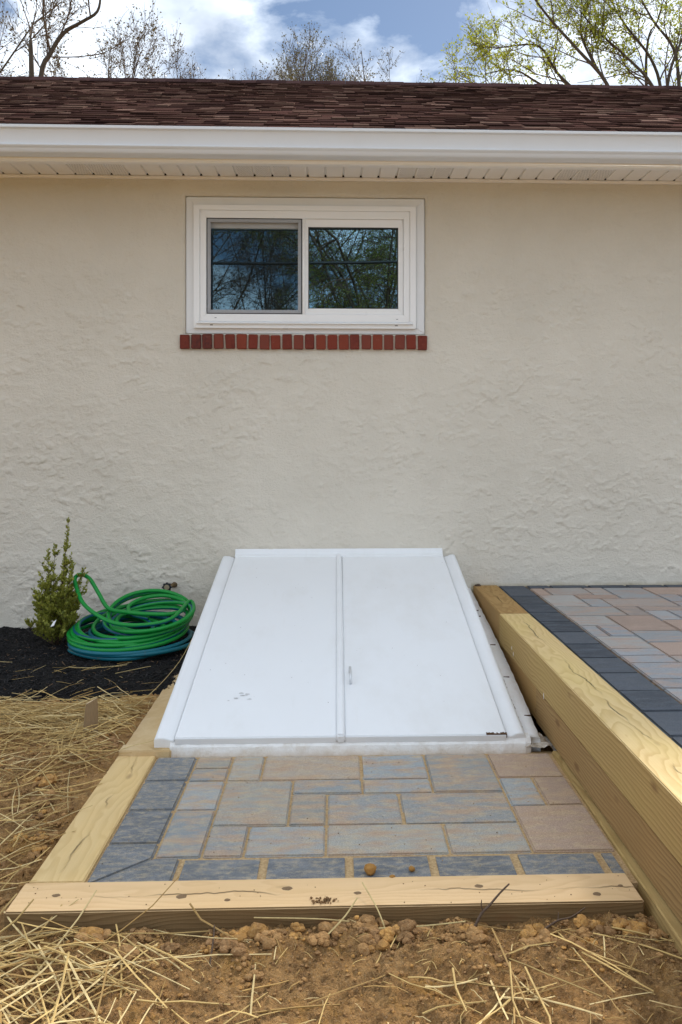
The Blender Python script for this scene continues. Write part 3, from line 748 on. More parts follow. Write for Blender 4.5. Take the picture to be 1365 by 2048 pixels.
timber('timber', .806, .950, -4.55, -4.004, .011, .152, M_woodB, rw)
timber('timber', .786, .926, -4.3, -1.975, -.130, .0075, M_woodS, rw, yaw=-.008)
for y, z in ((-1.20, .205), (-1.235, .188), (-1.82, .166)):
    b = MB(); v = [(.8022, y + random.uniform(-.010, .010), z + random.uniform(-.016, .016)) for k in range(6)]
    v = [(.8026, y + .005 * math.cos(a_) * random.uniform(.5, 1.4), z + .013 * math.sin(a_) * random.uniform(.5, 1.2)) for a_ in (0, 1, 2, 3.1, 4.2, 5.2)]
    b.add(v, [(5, 4, 3, 2, 1, 0)]); b.build('paint_fleck', M_white, rw)
lt = timber('edging_timber', -.800, -.659, -2.888, -1.958, -.137, .004, M_woodL)
tag(lt, 'pale yellow timber edging the lower patio beside the straw', 'timber', 'timber edging of the lower patio')
ft = timber('edging_timber', -.808, .766, -3.036, -2.891, -.140, .005, M_woodF, along='x')
tag(ft, 'pale knotted timber along the front edge of the lower patio', 'timber', 'timber edging of the lower patio')
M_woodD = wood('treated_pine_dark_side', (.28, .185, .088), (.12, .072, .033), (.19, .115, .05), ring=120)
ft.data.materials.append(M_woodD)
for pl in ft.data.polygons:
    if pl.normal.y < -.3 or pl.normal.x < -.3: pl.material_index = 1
M_knot = Mat('wood_knot', .8, (.20, .125, .065), .2); pk = M_knot.co(); M_knot.color(M_knot.mix(M_knot.noise(pk, 300, 4), (.11, .065, .035), (.30, .20, .11))); M_knot = M_knot.m
for x, y in [(-.707, -2.959), (-.39, -2.975), (-.273, -2.995), (-.127, -2.944), (.053, -2.973), (.365, -2.949), (.658, -2.999), (.73, -2.96)]:
    b = MB(); r = random.uniform(.006, .011); k = 10
    v = [(x + r * 1.25 * math.cos(6.283 * i / k) * random.uniform(.85, 1.1), y + r * math.sin(6.283 * i / k) * random.uniform(.85, 1.1), .0052) for i in range(k)]
    v2 = [(x + (a[0] - x) * .6, y + (a[1] - y) * .6, .0068) for a in v]
    b.add(v + v2 + [(x, y, .0062)], [(i, (i + 1) % k, k + (i + 1) % k, k + i) for i in range(k)] + [(k + i, k + (i + 1) % k, 2 * k) for i in range(k)])
    b.build('knot', M_knot, ft, smooth=True)

# ------------------------------------------------------------------ cellar doors
cd = thing('cellar_bulkhead', 'white painted sloping steel cellar doors against the house wall', 'cellar door', (0, -1, 0))
DY0, DZ0, DY1, DZ1 = -.004, .489, -1.957, .064
dl = math.hypot(DY1 - DY0, DZ1 - DZ0); dt = ((DY1 - DY0) / dl, (DZ1 - DZ0) / dl); dn = (dt[1], -dt[0])   # n = up and out
def dp(x, s, h): return (x, DY0 + dt[0] * s + dn[0] * h, DZ0 + dt[1] * s + dn[1] * h)
def leaf(x0, x1, name='door_leaf'):
    b = MB(); nx_, ns = 14, 26
    # sheet with a rolled lip at the bottom and edges, slightly oil-canned
    b.box(x0, x1, .028, dl, -.013, .0, dp)
    o = b.build(name, M_door, cd, bevel=.004, seg=3); return o
leafL = leaf(-.596, .000); leafR = leaf(.030, .632)
for x0, x1, lf_ in ((-.594, -.002, leafL), (.032, .630, leafR)):
    b = MB(); b.box(x0, x1, dl - .003, dl + .0035, -.026, -.0015, dp); b.build('bottom_lip', M_trim, lf_, bevel=.0015)
b = MB(); b.box(-.60, .66, .03, dl - .03, -.05, -.021, dp); b.build('inner_panel', M_dark, cd)
b = MB()   # rounded cover strip over the meeting edge
pr = [(-.016, -.004), (-.0145, .006), (-.009, .011), (0, .013), (.009, .011), (.0145, .006), (.016, -.004)]
n = len(pr); v = [dp(.013 + a, .012, h) for a, h in pr] + [dp(.015 + a, dl + .006, h - .001) for a, h in pr]
b.add(v, [(i, i + 1, n + i + 1, n + i) for i in range(n - 1)] + [tuple(range(n))[::-1], tuple(range(n, 2 * n))])
b.build('cover_strip', M_door, cd, smooth=False, bevel=.0015)
b = MB(); b.box(-.003, .033, dl - .004, dl + .012, -.024, .012, dp); b.build('strip_end_cap', M_trim, cd, bevel=.007, seg=3)
for x0, x1, s in ((-.672, -.599, -1), (.635, .704, 1)):
    b = MB(); w = x1 - x0; k0 = .016
    # side rail: rolled outer edge, sloping inner gutter
    if s < 0: pr = [(x0, -.10), (x0, -.012), (x0 + .004, -.006), (x0 + .014, -.003), (x0 + .040, -.004), (x0 + .055, -.009), (x1, -.014), (x1, -.10)]
    else: pr = [(x1, -.10), (x1, -.010), (x1 - .005, -.002), (x1 - .014, .002), (x1 - .034, .000), (x1 - .048, -.008), (x0, -.014), (x0, -.10)]
    n = len(pr); v = [dp(a, .010, h) for a, h in pr] + [dp(a, dl - .004, h) for a, h in pr]
    b.add(v, [(i, i + 1, n + i + 1, n + i) for i in range(n - 1)] + [tuple(range(n))[::-1], tuple(range(n, 2 * n))])
    b.build('side_rail', M_door, cd, bevel=.002)
b = MB(); b.prism([(-.002, .478), (-.002, .524), (-.008, .524), (-.012, .498), (-.040, .486), (-.040, .476)], -.598, .628); b.build('header_flashing', M_door, cd, bevel=.002)
# side cheeks (steel under the rails)
for x0, x1 in ((-.668, -.655), (.688, .700)):
    b = MB(); b.prism([(-.004, .0), (-1.945, .0), (-1.945, .045), (-.004, .46)], x0, x1); b.build('side_cheek', M_trim, cd)
# painted concrete sill
b = MB(); ns = 60; v = []; f = []
for i in range(ns + 1):
    x = -.612 + (1.335) * i / ns; j = .006 * math.sin(i * 1.7) * (1 if i in (0, 1, ns, ns - 1) else .25) + random.uniform(-.0012, .0012)
    v += [(x, -1.90, .050), (x, -1.948 + j * .3, .047 + random.uniform(-.001, .001)), (x, -1.960 + j, .030), (x, -1.966 + j, -.03)]
for i in range(ns):
    for k in range(3): a = i * 4 + k; f.append((a, a + 1, a + 5, a + 4))
f += [(0, 3, 2, 1), (ns * 4, ns * 4 + 1, ns * 4 + 2, ns * 4 + 3)]
b.add(v, f); b.build('sill', M_sill, cd, smooth=False)
# stained concrete curb on the left, painted one on the right
def strip(name, mat, rows_, n=40, jit=.004):
    """rows_: list of functions t -> (x, y, z) going across the strip"""
    b = MB(); v = []; f = []; m_ = len(rows_)
    for i in range(n + 1):
        for r_ in rows_:
            p_ = r_(i / n); v.append((p_[0] + random.uniform(-jit, jit), p_[1], p_[2] + random.uniform(-jit, jit) * .4))
    for i in range(n):
        for k in range(m_ - 1): a = i * m_ + k; f.append((a, a + 1, a + m_ + 1, a + m_))
    f.append(tuple(range(m_))); f.append(tuple(range(n * m_, n * m_ + m_))[::-1])
    b.add(v, f); return b.build(name, mat, cd, smooth=True)
YY = lambda t: -1.962 * t
strip('concrete_curb', M_conc, [lambda t: (-.800, YY(t), -.05), lambda t: (-.796, YY(t), .006 + .02 * (1 - t)), lambda t: (-.788, YY(t), .015 + .03 * (1 - t)), lambda t: (-.72, YY(t), .020 + .06 * (1 - t)), lambda t: (-.665, YY(t), .024 + .22 * (1 - t)), lambda t: (-.61, YY(t), .022 + .22 * (1 - t))], jit=.002)
b = MB(); b.prism([(-.606, -1.90), (-.606, -1.974), (-.66, -1.970), (-.72, -1.972), (-.797, -1.966), (-.797, -1.90)], -.05, .0235, 'z'); b.build('concrete_curb', M_conc, cd, bevel=.004)
cx0 = lambda t: .700; cx1 = lambda t: .800 - .034 * t ** 3
strip('painted_curb', M_curbw, [lambda t: (.696, -1.925 * t, .0), lambda t: (.700, -1.925 * t, .286 - .243 * t), lambda t: (.74, -1.925 * t, .285 - .243 * t), lambda t: (cx1(t) - .004, -1.925 * t, .281 - .243 * t), lambda t: (cx1(t), -1.925 * t, .268 - .243 * t), lambda t: (cx1(t), -1.925 * t, -.05)], n=60, jit=.002)
for y in (-.42, -.52, -.95, -1.35, -1.74):
    z = .286 - .243 * (-y / 1.925); b = MB(); x = .765 - .02 * random.random()
    b.box(x - .013, x + .013, y - .002, y + .002, z - .004, z + .0010); b.build('rust_mark', M_rust, cd, bevel=.001, seg=1)
b = MB()
for i in range(60):
    pass
me = grid_mesh('broken_concrete', np.linspace(.70, .822, 44), np.linspace(-1.968, -1.80, 60), lambda x, y: np.stack([x, y, .020 + .012 * fbm(x * 26, y * 26, 4, 200, .55) - .02 * sstep(.785, .815, x)], 1))
obj('broken_concrete', me, M_brk, cd)
b = MB()
for i in range(16):
    x = .556 + i * .0048; 
    b.box(x, x + .0052, dl - .003 - random.uniform(.0, .012), dl + .0012, -.018 + random.uniform(-.002, .006), .0010, dp)
b.build('rust_patch', M_rust, leafR)
b = MB()
for i in range(30):
    s_ = random.uniform(.6, 1.) ** .5 * dl; b.box(.7005, .7048, s_ - random.uniform(.004, .02), s_, -.03, -.012 + random.uniform(-.01, .004), dp)
b.build('rust_patch', M_rust, cd)
b = MB(); hp = [dp(.056, 1.500, -.002), dp(.056, 1.500, .022), dp(.0565, 1.508, .030), dp(.057, 1.590, .030), dp(.057, 1.598, .022), dp(.057, 1.598, -.002)]
b.tube(hp, .0055, 8); b.build('handle', M_galv, leafR, smooth=True)
b = MB()
for i in range(46):
    x = random.uniform(-.58, .62); s_ = random.uniform(.1, dl - .05); r = random.choice([.001, .0012, .0018])
    if abs(x - .015) < .03: continue
    v = [dp(x + r * math.cos(a) * random.uniform(.6, 1.6), s_ + r * math.sin(a), .0006) for a in (0, 1.2, 2.4, 3.6, 4.9)]
    b.add(v, [(0, 1, 2, 3, 4)])
tag(b.build('paint_specks', M_rust, cd), kind='stuff')
b = MB()
for i in range(9):
    x = -.385 + random.gauss(0, .022); s_ = 1.70 + random.gauss(0, .022); r = random.uniform(.004, .009)
    v = [dp(x + r * 1.5 * math.cos(a) * random.uniform(.5, 1.2), s_ + r * math.sin(a) * random.uniform(.5, 1.2), .0007) for a in np.linspace(0, 5.6, 8)]
    b.add(v, [tuple(range(8))])
M_scuff = painted('scuff', (.60, .60, .60), .7, .3); tag(b.build('scuff_mark', M_scuff, leafL), kind='stuff')

# ------------------------------------------------------------------ hoses
def catmull(P, k=6):
    P = [Vector(p) for p in P]; out = []
    for i in range(len(P) - 1):
        p0 = P[max(i - 1, 0)]; p1 = P[i]; p2 = P[i + 1]; p3 = P[min(i + 2, len(P) - 1)]
        for j in range(k):
            t = j / k
            out.append(.5 * ((2 * p1) + (p2 - p0) * t + (2 * p0 - 5 * p1 + 4 * p2 - p3) * t * t + (3 * p1 - p0 - 3 * p2 + p3) * t ** 3))
    out.append(P[-1]); return out
def hose_mesh(name, pts, r, stripe_phase, cmain, cstripe, width, twist):
    sides = 16; b = MB(); pts = [Vector(p) for p in pts]; n = len(pts); t0 = (pts[1] - pts[0]).normalized(); u = t0.cross(Vector((0, 0, 1))).normalized(); vs_ = []; cs = []
    for i, p in enumerate(pts):
        t = (pts[min(i + 1, n - 1)] - pts[max(i - 1, 0)]).normalized(); u = (u - t * u.dot(t)).normalized(); w = t.cross(u)
        for k in range(sides):
            an = 2 * math.pi * k / sides; vs_.append(p + (u * math.cos(an) + w * math.sin(an)) * r)
            d_ = (an + stripe_phase + twist * i + math.pi) % (2 * math.pi) - math.pi
            cs.append(cstripe if abs(d_) < width else cmain)
    fs = [(i * sides + k, i * sides + (k + 1) % sides, (i + 1) * sides + (k + 1) % sides, (i + 1) * sides + k) for i in range(n - 1) for k in range(sides)]
    fs += [tuple(range(sides))[::-1], tuple(range((n - 1) * sides, n * sides))]
    b.add(vs_, fs); b.c = cs; return b.mesh(name, True, True)
m = Mat('hose_vinyl', .42, spec=.35); p = m.pos()
dd = m.ramp(m.noise(p, 22, 6, .7), [(.60, 0.), (.74, .55)])
m.color(m.mix(dd, m.attr(), (.10, .075, .04))); m.bump(m.noise(p, 240, 3), .0006, .5); M_hose = m.m
rh = np.random.RandomState(12)
def coil(cx2, cy2, r0, r1, z0, z1, turns, a0, sq=.92, wob=.02, tilt=(0, 0), zw=.012):
    P = []; N = int(turns * 10); ph = rh.uniform(0, 6.28, 6)
    for i in range(N + 1):
        t = i / N; a = a0 + turns * 2 * math.pi * t
        r = r0 + (r1 - r0) * t + wob * math.sin(a * .37 + ph[0]) + wob * .6 * math.sin(a * .83 + ph[1])
        x = cx2 + r * math.cos(a) + .018 * math.sin(a * .21 + ph[2]); y = cy2 + r * sq * math.sin(a) + .018 * math.sin(a * .17 + ph[3])
        z = z0 + (z1 - z0) * t + zw * math.sin(a * .55 + ph[4]) + tilt[0] * (x - cx2) + tilt[1] * (y - cy2)
        P.append((x, y, z))
    return P
HC = (-1.09, -.47)
def turns(spec, a0, per=12):
    """spec: (dx, dy, radius, z, tilt_x, tilt_y) at the start of each turn"""
    P = []; N = len(spec) - 1
    for i in range(N * per + 1):
        t = i / per; k = min(int(t), N - 1); u = t - k; u = u * u * (3 - 2 * u); A = [p * (1 - u) + q * u for p, q in zip(spec[k], spec[k + 1])]
        a = a0 + 2 * math.pi * t; x = A[0] + A[2] * 1.05 * math.cos(a); y = A[1] + A[2] * .97 * math.sin(a)
        P.append((HC[0] + x, HC[1] + y, A[3] + A[4] * (x - A[0]) + A[5] * (y - A[1])))
    return P
P = [(-.84, -.60, .080), (-1.02, -.76, .068), (-1.22, -.73, .066), (-1.38, -.60, .070), (-1.37, -.53, .074), (-1.27, -.42, .078), (-1.20, -.30, .085)]
P += turns([(.0, .0, .300, .086, 0, .02), (.012, -.012, .315, .098, 0, .03), (-.015, .01, .290, .112, .02, .05)], 2.2)
P += turns([(.03, .03, .24, .130, 0, .10), (-.01, .04, .21, .150, .05, .12), (.03, .02, .25, .165, 0, .10)], 2.2)
teal = hose_mesh('garden_hose', catmull(P, 5), .0108, 2.0, (.004, .125, .170, 1), (.07, .10, .04, 1), .20, .012)
tag(obj('garden_hose', teal, M_hose), 'teal garden hose coiled flat on the mulch under the green hose', 'hose', 'coiled garden hoses')
P = turns([(-.01, -.01, .290, .130, 0, .06), (-.03, .02, .298, .140, .03, .14), (-.07, -.01, .235, .150, -.06, .10), (-.01, .04, .285, .168, .05, .24), (-.10, .0, .190, .172, -.10, .12), (.02, .03, .270, .185, .10, .26),
           (.09, .0, .200, .198, .06, .16), (.05, .07, .235, .222, -.06, .34), (.13, .01, .150, .206, .10, .18), (.07, .05, .225, .240, -.10, .36), (.12, -.02, .185, .222, .12, .22), (.085, .0, .225, .238, .05, .24)], .6)
P += [(-.86, -.62, .235), (-1.00, -.67, .215), (-1.14, -.65, .222), (-1.25, -.59, .255), (-1.345, -.50, .300), (-1.405, -.41, .365), (-1.425, -.37, .412), (-1.400, -.345, .428), (-1.350, -.355, .405), (-1.29, -.40, .335), (-1.225, -.45, .262), (-1.12, -.51, .252),
      (-.98, -.56, .250), (-.88, -.54, .246), (-.825, -.44, .250), (-.85, -.31, .272), (-.96, -.235, .290), (-1.07, -.27, .285), (-1.13, -.38, .262), (-1.09, -.50, .240), (-.99, -.55, .226)]
green = hose_mesh('garden_hose', catmull(P, 5), .0108, .9, (.004, .245, .036, 1), (.004, .070, .150, 1), .58, .030)
tag(obj('garden_hose', green, M_hose), 'bright green garden hose with blue stripe, one loop standing up', 'hose', 'coiled garden hoses')

# ------------------------------------------------------------------ wall tap
tp = thing('wall_tap', 'black-handled brass garden tap on the stucco wall above the hoses', 'tap', (-.985, -.004, .31))
TX, TZ, TY = -.985, .312, -.075
b = MB(); b.tube([(TX + .03, .0, TZ + .002), (TX + .026, -.02, TZ + .002), (TX + .008, -.05, TZ)], [.016, .013, .012], 10); b.tube([(TX + .030, .004, TZ + .002), (TX + .030, -.008, TZ + .002)], [.018, .016], 12); b.build('body', M_brass, tp, smooth=True)
b = MB(); b.tube([(TX + .006, -.045, TZ - .005), (TX + .007, -.055, TZ - .030), (TX + .007, -.058, TZ - .050)], [.011, .010, .012], 10); b.build('spout', M_brass, tp, smooth=True)
b = MB(); k = 48; pr = []
for i in range(k):
    a = 2 * math.pi * i / k; r = .0255 + .0042 * math.cos(8 * a); pr.append((TX + r * math.cos(a), TZ + r * math.sin(a)))
b.prism(pr, TY - .007, TY + .009, 'y'); hd = b.build('handle', M_blk, tp, bevel=.002)
b = MB(); b.tube([(TX, -.05, TZ), (TX, TY, TZ)], .007, 8); b.build('stem', M_brass, tp)
b = MB(); b.tube([(TX, TY - .0068, TZ), (TX, TY - .009, TZ)], [.0155, .0148], 20); b.build('handle_disc', M_tlabel, hd)

# ------------------------------------------------------------------ boxwood shrub
sh = thing('boxwood_shrub', 'young boxwood shrub with one tall shoot in the black mulch', 'shrub', (-1.52, -.40, .05))
rs = np.random.RandomState(9); st = MB(); lf = MB(); BX, BY, BZ = -1.515, -.39, .055
def leaf_at(b, p, d, L_, w_, col):
    d = Vector(d).normalized(); sd = d.cross(Vector((rs.normal(), rs.normal(), rs.normal() + .6)))
    if sd.length < 1e-4: return
    sd.normalize(); nn = sd.cross(d); p = Vector(p)
    b.add([p, p + d * L_ * .5 + sd * w_ * .5 + nn * L_ * .08, p + d * L_ + nn * -.04 * L_, p + d * L_ * .5 - sd * w_ * .5 + nn * L_ * .08], [(0, 1, 2), (0, 2, 3)], col)
def lcol(y=.5):
    g = rs.uniform(.55, 1.25); k = rs.rand()
    c = (.33, .35, .050) if k < .5 else ((.50, .48, .095) if k < .8 + .15 * y else (.10, .14, .028))
    return (c[0] * g, c[1] * g, c[2] * g, 1)
def shoot(p0, p1, r0, dens, bend=.02, side=0):
    p0 = Vector(p0); p1 = Vector(p1); n = 8; pts = []; off = Vector((rs.normal(0, bend), rs.normal(0, bend), 0))
    for i in range(n + 1):
        t = i / n; pts.append(p0.lerp(p1, t) + off * math.sin(math.pi * t))
    st.tube(pts, [r0 * (1 - .75 * i / n) for i in range(n + 1)], 5)
    Ltot = (p1 - p0).length; k = int(Ltot * dens)
    for i in range(k):
        t = rs.uniform(.12 if side else .25, 1.0); j = min(int(t * n), n - 1); q = pts[j].lerp(pts[j + 1], t * n - j); ax = (pts[j + 1] - pts[j]).normalized()
        a = rs.uniform(0, 6.28); out = Vector((math.cos(a), math.sin(a), rs.uniform(.2, 1.1)))
        leaf_at(lf, q + out * .002, out * .8 + ax * .5, rs.uniform(.012, .022), rs.uniform(.008, .013), lcol(t))
    for s_ in range(side):
        t = rs.uniform(.2, .92); j = min(int(t * n), n - 1); q = pts[j]; a = rs.uniform(0, 6.28); l2 = rs.uniform(.03, .075) * (1.15 - .5 * t)
        shoot(q, q + Vector((math.cos(a) * .75, math.sin(a) * .75, rs.uniform(.4, 1.1))) * l2, r0 * .4, 420, .004, 0)
shoot((BX, BY, BZ), (-1.442, -.43, .735), .0045, 330, .015, 16)
for tx, ty, tz, sd_ in [(-1.548, -.43, .575, 18), (-1.522, -.40, .60, 12), (-1.415, -.42, .50, 16), (-1.375, -.38, .46, 12), (-1.60, -.40, .44, 14), (-1.635, -.42, .36, 12), (-1.48, -.33, .50, 14), (-1.50, -.48, .46, 18), (-1.44, -.50, .40, 16),
                        (-1.57, -.50, .36, 16), (-1.38, -.47, .33, 12), (-1.34, -.40, .40, 8), (-1.55, -.33, .42, 12), (-1.45, -.36, .54, 12), (-1.655, -.45, .20, 6), (-1.58, -.52, .24, 14), (-1.46, -.54, .26, 16), (-1.40, -.52, .22, 12), (-1.52, -.55, .20, 14)]:
    shoot((BX + rs.normal(0, .012), BY + rs.normal(0, .012), BZ), (tx, ty, tz), .003, 330, .025, sd_)
for i in range(46):      # low inner tangle
    a = rs.uniform(0, 6.28); r = rs.uniform(.02, .12); h0 = rs.uniform(.09, .30); p0 = Vector((BX + .015 + r * .5 * math.cos(a), BY - .03 + r * .5 * math.sin(a), h0))
    shoot(p0, p0 + Vector((math.cos(a) * .06, math.sin(a) * .06, rs.uniform(.02, .08))), .0015, 480, .005, 2)
st.build('stems', M_twig, sh, smooth=True); lf.build('foliage', M_box, sh, color=True)
b = MB(); b.add([(-1.485, -.545, .212), (-1.468, -.55, .222), (-1.480, -.555, .192), (-1.500, -.55, .184)], [(0, 1, 2, 3)]); b.build('plant_tag', M_white, sh)

# ------------------------------------------------------------------ soil clods
def ico(sub):
    bm = bmesh.new(); bmesh.ops.create_icosphere(bm, subdivisions=sub, radius=1); v = np.array([tuple(x.co) for x in bm.verts]); f = [tuple(y.index for y in x.verts) for x in bm.faces]; bm.free(); return v, f
I1, I2, I3 = ico(1), ico(2), ico(3); rc = np.random.RandomState(31)
def lump(b, c, r, which, col, squash=.75, rough=.28):
    v, f = which; d = np.zeros(len(v))
    for k in range(5):
        w = rc.normal(0, 1, 3); w = w / np.linalg.norm(w) * rc.uniform(1.2, 3.6); d += np.sin(v @ w + rc.uniform(0, 6.28)) * rough / (1 + k * .4)
    if which is not I1:
        for fq, am in ((6., .10), (11., .07)):
            for k in range(3):
                w = rc.normal(0, 1, 3); w = w / np.linalg.norm(w) * fq; d += np.abs(np.sin(v @ w + rc.uniform(0, 6.28))) * am
    q = v * (1 + d * .62 + rc.normal(0, .07, len(v)))[:, None]; q[:, 2] *= squash; q[:, 0] *= rc.uniform(.8, 1.3)
    a = rc.uniform(0, 6.28); R_ = np.array([[math.cos(a), -math.sin(a), 0], [math.sin(a), math.cos(a), 0], [0, 0, 1]]); q = q @ R_.T * r + np.array(c)
    b.add(q.tolist(), f, col)
def clod_col():
    k = rc.rand(); g = rc.uniform(.75, 1.2); c = (.52, .30, .125) if k < .5 else ((.64, .35, .11) if k < .72 else (.36, .21, .10))
    return tuple(x * g for x in c) + (1,)
b = MB()
def drop(x, y, r, which):
    gz = gh(x, y); lump(b, (x, y, gz + r * .30), r, which, clod_col())
def ok(x, y): return not (-.815 < x < .80 and y > -3.05) and not (x >= .78 and y > -4.6) and not (x > -.82 and y > -1.97)
def clod(x, y, R_, which=None):
    gz = gh(x, y); base = clod_col(); n = int(rc.uniform(7, 15))
    for k in range(n):
        r = R_ * rc.uniform(.22, .52); a = rc.uniform(0, 6.28); d = R_ * math.sqrt(rc.rand()) * .95; g = rc.uniform(.8, 1.15)
        lump(b, (x + d * math.cos(a) * 1.2, y + d * math.sin(a), gz + R_ * .55 * (1 - (d / R_) ** 2) * rc.uniform(.3, 1.) + r * .2), r, I1 if r < .005 else I2, tuple(v * g for v in base[:3]) + (1,), .8, .34)
for i in range(120):
    x = rc.uniform(-1.1, .80); y = -3.055 - abs(rc.normal(0, .055))
    if rc.rand() < .7: x = rc.choice([-.26, -.20, .02, .12, .30, .55, .70, .74]) + rc.normal(0, .05)
    if ok(x, y): clod(x, y, rc.uniform(.008, .018) if rc.rand() < .8 else rc.uniform(.018, .030))
for i in range(1200):
    x = rc.uniform(-1.3, .80); y = -3.05 - abs(rc.normal(0, .16))
    if ok(x, y): drop(x, y, rc.uniform(.0022, .007), I1)
for i in range(3000):
    x = rc.uniform(-1.1, .85); y = rc.uniform(-3.62, -3.05)
    if ok(x, y): drop(x, y, rc.uniform(.0012, .0036) * (1.7 if rc.rand() < .1 else 1), I1)
for i in range(1500):
    y = rc.uniform(-3.2, -1.4); x = -.83 - abs(rc.normal(0, .28)) if rc.rand() < .6 else rc.uniform(-2.1, -.83)
    if ok(x, y): drop(x, y, rc.uniform(.002, .008), I1)
for i in range(110):
    y = rc.uniform(-3.2, -1.5); x = -.84 - abs(rc.normal(0, .25))
    if ok(x, y): clod(x, y, rc.uniform(.009, .018))
for cx3, cy3, r3 in [(-.99, -2.20, .030), (-1.25, -2.35, .026), (-.20, -3.10, .034), (-.25, -3.09, .028), (-.16, -3.12, .024), (.71, -3.10, .032), (.64, -3.09, .022), (.09, -3.10, .022)]: clod(cx3, cy3, r3)
for i in range(60):
    lump(b, (-.032 + rc.normal(0, .014), -3.012 + rc.normal(0, .010), .006 + abs(rc.normal(0, .002))), rc.uniform(.0012, .0038), I1, (.16, .095, .05, 1))
for i in range(40):
    x = rc.uniform(-.8, .76); lump(b, (x, rc.uniform(-3.03, -2.90), .006), rc.uniform(.0008, .0018), I1, (.16, .095, .05, 1))
for i in range(140):
    lump(b, (rc.uniform(-.65, .77), rc.uniform(-2.90, -1.98), .0012), rc.uniform(.0008, .0022), I1, (.36, .25, .13, 1) if rc.rand() < .6 else (.09, .06, .04, 1))
tag(b.build('soil_clods', M_clod, color=True), 'crumbled brown clods of clay soil lying on the ground', None, None, 'stuff')
for (x, y, r), lab in zip([(.09, -2.862, .0145), (.146, -2.892, .006), (.201, -2.852, .0068)], ['largest ochre stone lying on the charcoal front pavers', 'smallest ochre crumb near the front timber edge on pavers', 'small ochre pebble on the pavers right of the larger stone']):
    b = MB(); lump(b, (x, y, r * .62), r, I3, (1, 1, 1, 1), .85, .2); tag(b.build('pebble', M_stone, smooth=True), lab, 'pebble', 'ochre stones on the lower patio')

# ------------------------------------------------------------------ straw
b = MB(); rt = np.random.RandomState(77)
def ghp(x, y):
    g = gh(x, y)
    if x < -.68 and y > -1.40: g = max(g, mh(x, y))
    if -.81 < x < -.655 and -3.04 < y < -1.95: g = .006
    if -.81 < x < .78 and -3.04 < y < -2.888: g = .006
    return g
def straw(x, y, L_, a, r, lift, tilt, col=None):
    n = 5; bend = rt.normal(0, .22); kink = rt.rand() < .22; kk = rt.normal(0, .6); pts = []; px, py = x - math.cos(a) * L_ / 2, y - math.sin(a) * L_ / 2; aa = a
    for i in range(n):
        g = ghp(px, py); t = i / (n - 1)
        pts.append((px, py, g + r + lift + tilt * (t - .5) * L_ + .006 * math.sin(t * 3.1)))
        aa += bend / n + (kk if kink and i == 2 else 0); px += math.cos(aa) * L_ / (n - 1); py += math.sin(aa) * L_ / (n - 1)
    # straighten the height so that stalks bridge hollows
    z0, z1 = pts[0][2], pts[-1][2]; zm = max(0, max(p_[2] - (z0 + (z1 - z0) * i / (n - 1)) for i, p_ in enumerate(pts)))
    pts = [(p_[0], p_[1], max(p_[2] * .35 + .65 * (z0 + (z1 - z0) * i / (n - 1) + zm * .6), ghp(p_[0], p_[1]) + r * .4)) for i, p_ in enumerate(pts)]
    if col is None:
        k = rt.rand(); g = rt.uniform(.7, 1.2); c = (.62, .43, .165) if k < .5 else ((.76, .59, .29) if k < .76 else (.42, .26, .09)); col = tuple(v * g for v in c) + (1,)
    r *= 1.32 if y < -2.2 else 1.25; b.tube(pts, [r, r, r, r * .9, r * .75], 4, True, col, flat=rt.uniform(.35, .9), roll=rt.uniform(0, 1.5))
def place(n, xs_, ys_, ang, lr, lift, rr_=(.0009, .0022), tl=.06):
    k = 0
    while k < n:
        x, y = xs_(), ys_()
        if not ok(x, y): continue
        k += 1
        straw(x, y, rt.uniform(*lr), ang(), rt.uniform(*rr_), abs(rt.normal(0, lift)), rt.normal(0, tl))
U = rt.uniform
place(1150, lambda: U(-2.0, -.86), lambda: -1.36 - abs(rt.normal(0, .20)), lambda: rt.normal(.05, .45), (.06, .30), .022, (.0008, .0019), .10)
place(220, lambda: U(-2.0, -.86), lambda: U(-2.1, -1.45), lambda: rt.normal(.2, .9), (.07, .28), .014, (.0010, .0021), .16)
place(230, lambda: -.86 - abs(rt.normal(0, .35)), lambda: U(-3.0, -1.9), lambda: rt.normal(.4, .8), (.06, .28), .010, (.0010, .0020), .12)
place(120, lambda: U(-2.0, -.75), lambda: -1.28 + rt.normal(0, .05), lambda: rt.normal(.1, .6), (.05, .22), .008, (.0008, .0017), .12)
place(26, lambda: U(-1.9, -.8), lambda: U(-1.2, -.75), lambda: rt.normal(.2, .7), (.04, .16), .002, (.0007, .0014), .04)
place(120, lambda: -1.15 + abs(rt.normal(0, .36)), lambda: -3.09 - abs(rt.normal(0, .17)), lambda: rt.normal(-.2, .75), (.10, .36), .009, (.0011, .0022), .10)
place(95, lambda: rt.normal(-.66, .17), lambda: U(-3.45, -3.08), lambda: rt.normal(-.25, .7), (.12, .38), .012, (.0013, .0024), .09)
place(22, lambda: U(-.5, .80), lambda: U(-3.5, -3.08), lambda: rt.normal(-.2, 1.0), (.05, .22), .006, (.0010, .0019), .10)
place(20, lambda: rt.normal(.36, .10), lambda: rt.normal(-3.34, .06), lambda: rt.normal(-.6, .7), (.10, .26), .010, (.0012, .0023), .12)
place(8, lambda: rt.normal(.62, .07), lambda: rt.normal(-3.22, .06), lambda: rt.normal(-.75, .25), (.12, .28), .008, (.0012, .0022), .10)
place(10, lambda: rt.normal(-.1, .2), lambda: rt.normal(-3.38, .05), lambda: rt.normal(.3, .3), (.10, .22), .006, (.0011, .0020), .06)
place(380, lambda: U(-1.3, .85), lambda: U(-3.6, -3.06), lambda: U(0, 3.14), (.012, .05), .002, (.0005, .0011), .1)
